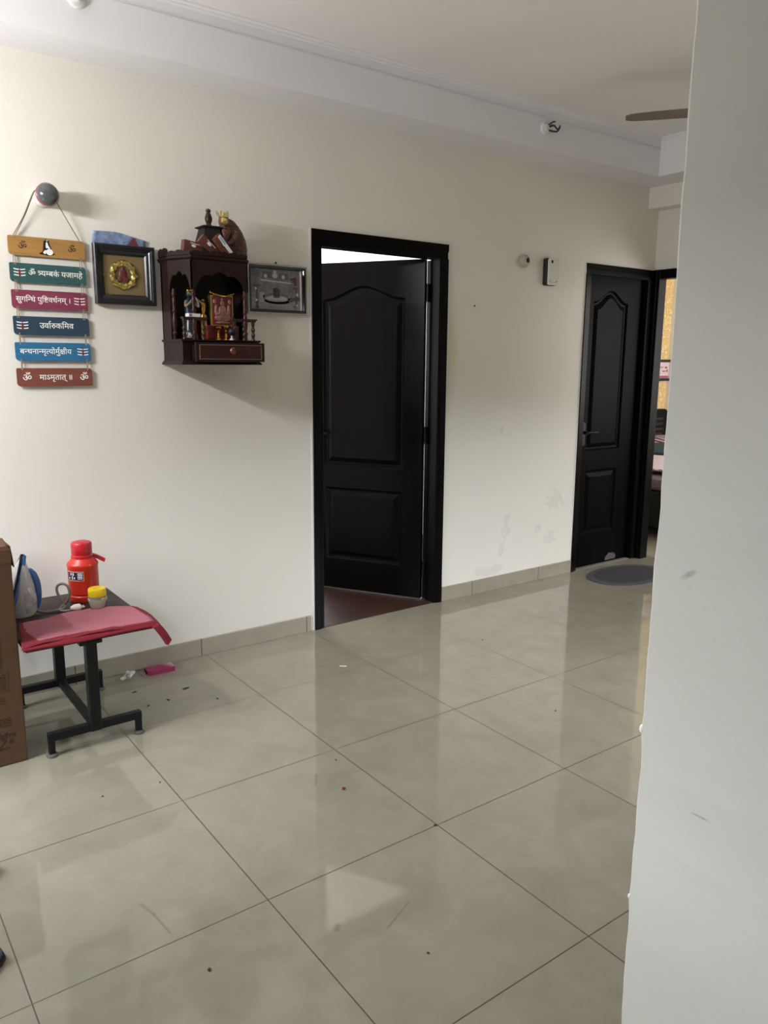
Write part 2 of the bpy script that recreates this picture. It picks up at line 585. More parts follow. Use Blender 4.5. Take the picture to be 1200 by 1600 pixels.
struct(MB().box(-1.2, 4.04, -.241, 0, 2.605, CEIL), 'trim_1', M_BEAM, 'white ceiling beam along the top of the door wall', 'beam', org=(0, 0, 0))
struct(MB().box(3.672, 4.04, -2.765, -.241, 2.605, CEIL), 'trim_2', M_BEAM, 'white ceiling beam over the end wall', 'beam', org=(0, 0, 0))
struct(MB().box(3.92, 4.04, -2.765, 0, 2.468, 2.605), 'trim_3', M_WALL, 'small cream boxing below the beam at the end wall', 'beam', org=(0, 0, 0))
w = MB()
w.prism([(-.241, 2.835), (-.257, 2.835), (-.257, 2.829), (-.249, 2.823), (-.249, 2.817), (-.241, 2.812)], 'x', -1.2, 3.672)
w.box(-1.2, 3.672, -.2438, -.241, 2.766, 2.769).box(-1.2, 3.672, -.2438, -.241, 2.773, 2.776)
struct(w, 'trim_4', M_BEAM, 'thin white plaster cornice between beam and ceiling', 'cornice', org=(0, 0, 0))
struct(MB().prism([(3.672, 2.835), (3.656, 2.835), (3.656, 2.829), (3.664, 2.823), (3.664, 2.817), (3.672, 2.812)], 'y', -2.765, -.241),
       'trim_5', M_BEAM, 'thin white plaster cornice on the end beam', 'cornice', org=(0, 0, 0))

struct(MB().box(-1.2, 1.207, -.011, 0, 0, .088), 'baseboard_back', M_SKIRT, 'beige tile skirting left of the open door', 'skirting', org=(0, 0, 0), bevel=.002)
struct(MB().box(2.128, 3.306, -.011, 0, 0, .088), 'baseboard_back', M_SKIRT, 'beige tile skirting between the two black doors', 'skirting', org=(0, 0, 0), bevel=.002)
struct(MB().box(.35, 4.04, -2.765, -2.754, 0, .088), 'baseboard_front', M_SKIRT, 'beige tile skirting of the wall opposite the doors', 'skirting', org=(0, 0, 0))
struct(MB().box(4.029, 4.04, -2.754, -.945, 0, .088), 'baseboard_right', M_SKIRT, 'beige tile skirting right of the bedroom doorway', 'skirting', org=(0, 0, 0))

# balcony opening
w = MB()
w.box(-1.3, -1.25, WIN1, WIN1 + .035, 0, 2.13).box(-1.3, -1.25, WIN0 - .035, WIN0, 0, 2.13).box(-1.3, -1.25, WIN1 + .035, WIN0 - .035, 2.1, 2.13).box(-1.3, -1.25, WIN1 + .035, WIN0 - .035, 0, .02)
struct(w, 'window_1', mat('white_aluminium', rgb(225, 225, 222), .4), 'white frame of the balcony opening in the left wall', 'window frame', org=(-1.27, -1.4, 0))
struct(MB().box(-2.7, -1.35, -3.6, .6, -.12, -.01), 'trim_6', M_SKIRT, 'balcony slab outside the left opening', 'balcony')

# side room behind the open door
M_ROOM = mat('bright_room_paint', rgb(232, 230, 224), .6)
M_LAM = wood_material('red_brown_laminate', rgb(46, 25, 20), rgb(60, 34, 27), .45, (2, 25, 25), .05)
w = MB()
w.box(.2, .3, .12, 3.5, -.06, 2.9).box(3.2, 3.3, .12, 3.5, -.06, 2.9).box(.2, 3.3, 3.4, 3.5, -.06, 2.9).box(.2, 3.3, .12, 3.5, 2.8, 2.9)
struct(w, 'wall_side_room', M_ROOM, 'bright white walls of the room behind the open door', 'wall', org=(0, 0, 0))
w = MB()
w.box(.2, 3.3, .12, 3.5, -.06, .004).box(1.234, 2.124, 0.0, .12, -.06, .004)
struct(w, 'floor_side_room', M_LAM, 'red brown laminate floor behind the open door', 'floor', org=(0, 0, 0))
struct(MB().box(3.2, 4.25, .12, .2, -.06, 2.9), 'wall_behind', M_ROOM, 'wall behind the closed black door', 'wall', org=(0, 0, 0))

# bedroom beyond the end wall
def wallpaper():
    m = bpy.data.materials.new('yellow_patterned_wallpaper')
    m.use_nodes = True
    t = m.node_tree
    p = t.nodes['Principled BSDF']
    g = t.nodes.new('ShaderNodeNewGeometry')
    n = t.nodes.new('ShaderNodeTexNoise')
    n.inputs['Scale'].default_value = 14
    n.inputs['Detail'].default_value = 2.5
    n.inputs['Distortion'].default_value = 2.5
    t.links.new(g.outputs['Position'], n.inputs['Vector'])
    r = t.nodes.new('ShaderNodeValToRGB')
    r.color_ramp.elements[0].position = .42
    r.color_ramp.elements[0].color = rgb(238, 205, 140)
    r.color_ramp.elements[1].position = .60
    r.color_ramp.elements[1].color = rgb(250, 236, 205)
    e = r.color_ramp.elements.new(.52)
    e.color = rgb(228, 184, 100)
    t.links.new(n.outputs['Fac'], r.inputs[0])
    t.links.new(r.outputs[0], p.inputs['Base Color'])
    p.inputs['Roughness'].default_value = .6
    return m


struct(MB().box(4.16, 6.76, 1.68, 1.78, -.06, 2.9), 'wall_bedroom', wallpaper(), 'yellow patterned wallpaper wall seen through the bedroom doorway', 'wall', org=(0, 0, 0))
w = MB()
w.box(6.76, 6.95, -2.1, 1.78, -.06, 2.9).box(4.16, 6.95, -2.1, -2.0, -.06, 2.9).box(4.16, 6.95, -2.1, 1.78, 2.8, 2.9).box(4.07, 4.16, .2, 1.78, -.06, 2.9)
w.box(4.16, 4.2, -2.1, -.93, -.06, 2.9)
struct(w, 'wall_bedroom', M_ROOM, 'white walls and ceiling of the bedroom beyond the doorway', 'wall', org=(0, 0, 0))
struct(MB().box(4.16, 6.95, -2.1, 1.78, -.06, 0), 'floor_bedroom', M_SKIRT, 'pale bedroom floor beyond the doorway', 'floor', org=(0, 0, 0))


struct(MB().box(3.309, 4.04, 0, .12, -.06, .003), 'trim_7', mat('grey_stone_sill', rgb(120, 114, 106), .7, noise=.15, nscale=40), 'grey stone sill under the closed far door', 'door sill', org=(0, 0, 0))

# ------------------------------------------------------------------ doors
def outline(u0, u1, z0, z1, arch, i, n=28):
    """Panel outline (counter-clockwise) inset by i; the top edge rises by arch in a soft bell."""
    a, b, c, d = u0 + i, u1 - i, z0 + i, z1 - i
    pts = [(a, c), (b, c)]
    if arch:
        for k in range(n + 1):
            s = k / n
            pts.append((b + (a - b) * s, d + arch * (.5 - .5 * math.cos(2 * PI * s)) ** 1.15))
    else:
        pts += [(b, d), (a, d)]
    return pts


def leaf_mesh(wd, z0, z1, th, panels):
    """Moulded two-panel leaf: x along the width, front face at y = 0 looking to +y."""
    mb = MB()
    bm = mb.bm
    o = [bm.verts.new((u, 0, z)) for u, z in ((0, z0), (wd, z0), (wd, z1), (0, z1))]
    edges = [bm.edges.new((o[i], o[(i + 1) % 4])) for i in range(4)]
    for (u0, u1, a, b, arch) in panels:
        rings = []
        for ins, y in ((0, 0), (.012, -.013), (.022, -.014), (.050, -.002)):
            rings.append([bm.verts.new((u, y, z)) for u, z in outline(u0, u1, a, b, arch, ins)])
        n = len(rings[0])
        edges += [bm.edges.new((rings[0][i], rings[0][(i + 1) % n])) for i in range(n)]
        for r0, r1 in zip(rings, rings[1:]):
            for i in range(n):
                j = (i + 1) % n
                bm.faces.new((r0[i], r0[j], r1[j], r1[i]))
        bm.faces.new(rings[-1])
    bmesh.ops.triangle_fill(bm, use_beauty=True, use_dissolve=False, edges=edges)
    b = [bm.verts.new((u, -th, z)) for u, z in ((0, z0), (wd, z0), (wd, z1), (0, z1))]
    for i in range(4):
        j = (i + 1) % 4
        bm.faces.new((o[i], o[j], b[j], b[i]))
    bm.faces.new(b[::-1])
    return mb


def hang(mb, name, m, parent, hinge, ang, **k):
    ob = mb.build(name, m, org=(0, 0, 0), **k)
    ob.parent = parent
    ob.location = Vector(hinge) - parent.location
    ob.rotation_euler = (0, 0, ang)
    return ob


def lever(parent, hinge, ang, u, z, side):
    """Lever handle on a slim plate."""
    mb = MB()
    mb.prism(rounded(u - .02, u + .02, z - .09, z + .07, .018), 'y', 0, .006)
    mb.lathe([(.011, .004), (.011, .04)], (u, 0, z), (0, 1, 0), 14)
    mb.tube([(u, .04, z), (u + side * .03, .044, z), (u + side * .11, .042, z - .002)], .008, 10)
    return mb


# door_1: open, hinged on the right, swung into the side room
d1 = thing('door_1', (1.679, .0, 0), 'half open dark brown panel door near the shrine, swung into a bright room', 'door', kind='structure')
f = MB()
L1 = [(1.233, -.012), (1.268, -.012), (1.276, -.005), (1.292, -.005), (1.292, .075), (1.278, .075), (1.278, .122), (1.233, .122)]
f.prism(L1, 'z', 0, 2.0)
f.prism([(3.358 - x, y) for x, y in L1], 'z', 0, 2.0)
f.prism([(-.012, 2.078), (-.012, 2.042), (-.005, 2.034), (-.005, 2.0), (.075, 2.0), (.075, 2.014), (.122, 2.014), (.122, 2.078)], 'x', 1.233, 2.125)
f.build('frame', M_FRAME, d1)
MB().box(1.2215, 1.234, -.004, 0, .0, 2.082).build('putty_strip', M_PUTTY, d1)
HINGE1, ANG1 = (2.035, .088, 0), math.radians(121)
leaf = hang(leaf_mesh(.765, .012, 2.005, .036, [(.118, .648, .80, 1.797, .072), (.128, .638, .205, .662, 0)]), 'leaf', M_DOOR, d1, HINGE1, ANG1)
hd = MB()
hd.prism(rounded(.69, .73, .92, 1.08, .018), 'y', 0, .005)
hd.lathe([(.011, .004), (.011, .04)], (.71, 0, 1.0), (0, 1, 0), 14)
hd.tube([(.71, .04, 1.0), (.67, .044, 1.0), (.60, .042, .998)], .008, 10)
hb = hd.build('handle', M_STEEL, org=(0, 0, 0))
hb.parent = leaf
for z in (1.82, 1.01, .2):
    h = MB()
    h.lathe([(.007, z - .05), (.007, z + .05)], (2.050, .078, 0), (0, 0, 1), 12)
    h.lathe([(.009, z - .002), (.009, z + .002)], (2.050, .078, 0), (0, 0, 1), 12)
    h.box(2.050, 2.068, .0755, .0775, z - .05, z + .05)
    h.build('hinge', M_STEEL, d1)

# door_2: shut, in the far corner
d2 = thing('door_2', (3.675, .0, 0), 'closed black panel door in the far corner behind the grey mat', 'door', kind='structure')
f = MB()
L2 = [(3.309, -.012), (3.335, -.012), (3.342, -.005), (3.362, -.005), (3.362, .03), (3.352, .03), (3.352, .118), (3.309, .118)]
R2 = [(4.04, -.012), (4.0, -.012), (3.993, -.005), (3.972, -.005), (3.972, .03), (3.982, .03), (3.982, .118), (4.04, .118)]
f.prism(L2, 'z', 0, 2.005)
f.prism(R2, 'z', 0, 2.005)
f.prism([(-.012, 2.07), (-.012, 2.045), (-.005, 2.037), (-.005, 2.005), (.03, 2.005), (.03, 2.02), (.118, 2.02), (.118, 2.07)], 'x', 3.309, 4.04)
f.build('frame', M_FRAME, d2)
MB().box(3.301, 3.31, -.004, 0, .0, 2.073).build('putty_strip', M_PUTTY, d2)
H2, A2 = (3.979, .033, 0), PI
leaf = hang(leaf_mesh(.622, .005, 2.012, .036, [(.168, .535, .833, 1.838, .078), (.183, .525, .243, .697, 0)]), 'leaf', M_DOOR2, d2, H2, A2)
hb = lever(None, None, 0, .572, .965, -1).build('handle', mat('bronze_handle', rgb(30, 29, 28), .4, metal=.6), org=(0, 0, 0))
hb.parent = leaf
# chewed, greyed place low on the leaf
pts = []
rr = random.Random(11)
for k in range(22):
    a = PI * k / 21
    r = .06 * (1 + rr.uniform(-.12, .12))
    pts.append((.19 + r * math.cos(a), .016 + r * .85 * math.sin(a)))
hb = MB().prism(pts, 'y', -.001, .0022).build('worn_patch', mat('worn_grey_board', rgb(78, 76, 74), .8, noise=.35, nscale=70, bump=.6, bscale=90), org=(0, 0, 0))
hb.parent = leaf
hb['label'] = 'greyed worn patch at the foot of the door'

# door_3: frame of the bedroom doorway in the end wall
d3 = thing('door_3', (4.05, -.48, 0), 'black frame of the open bedroom doorway in the far corner', 'door frame', kind='structure')
f = MB()
f.box(4.026, 4.108, -.055, 0, 0, 2.075).box(4.026, 4.108, -.93, -.86, 0, 2.075).box(4.026, 4.108, -.86, -.055, 2.012, 2.075)
f.box(4.020, 4.03, -.036, -.014, 0, 2.075)
f.build('frame', M_FRAME, d3, bevel=.003)

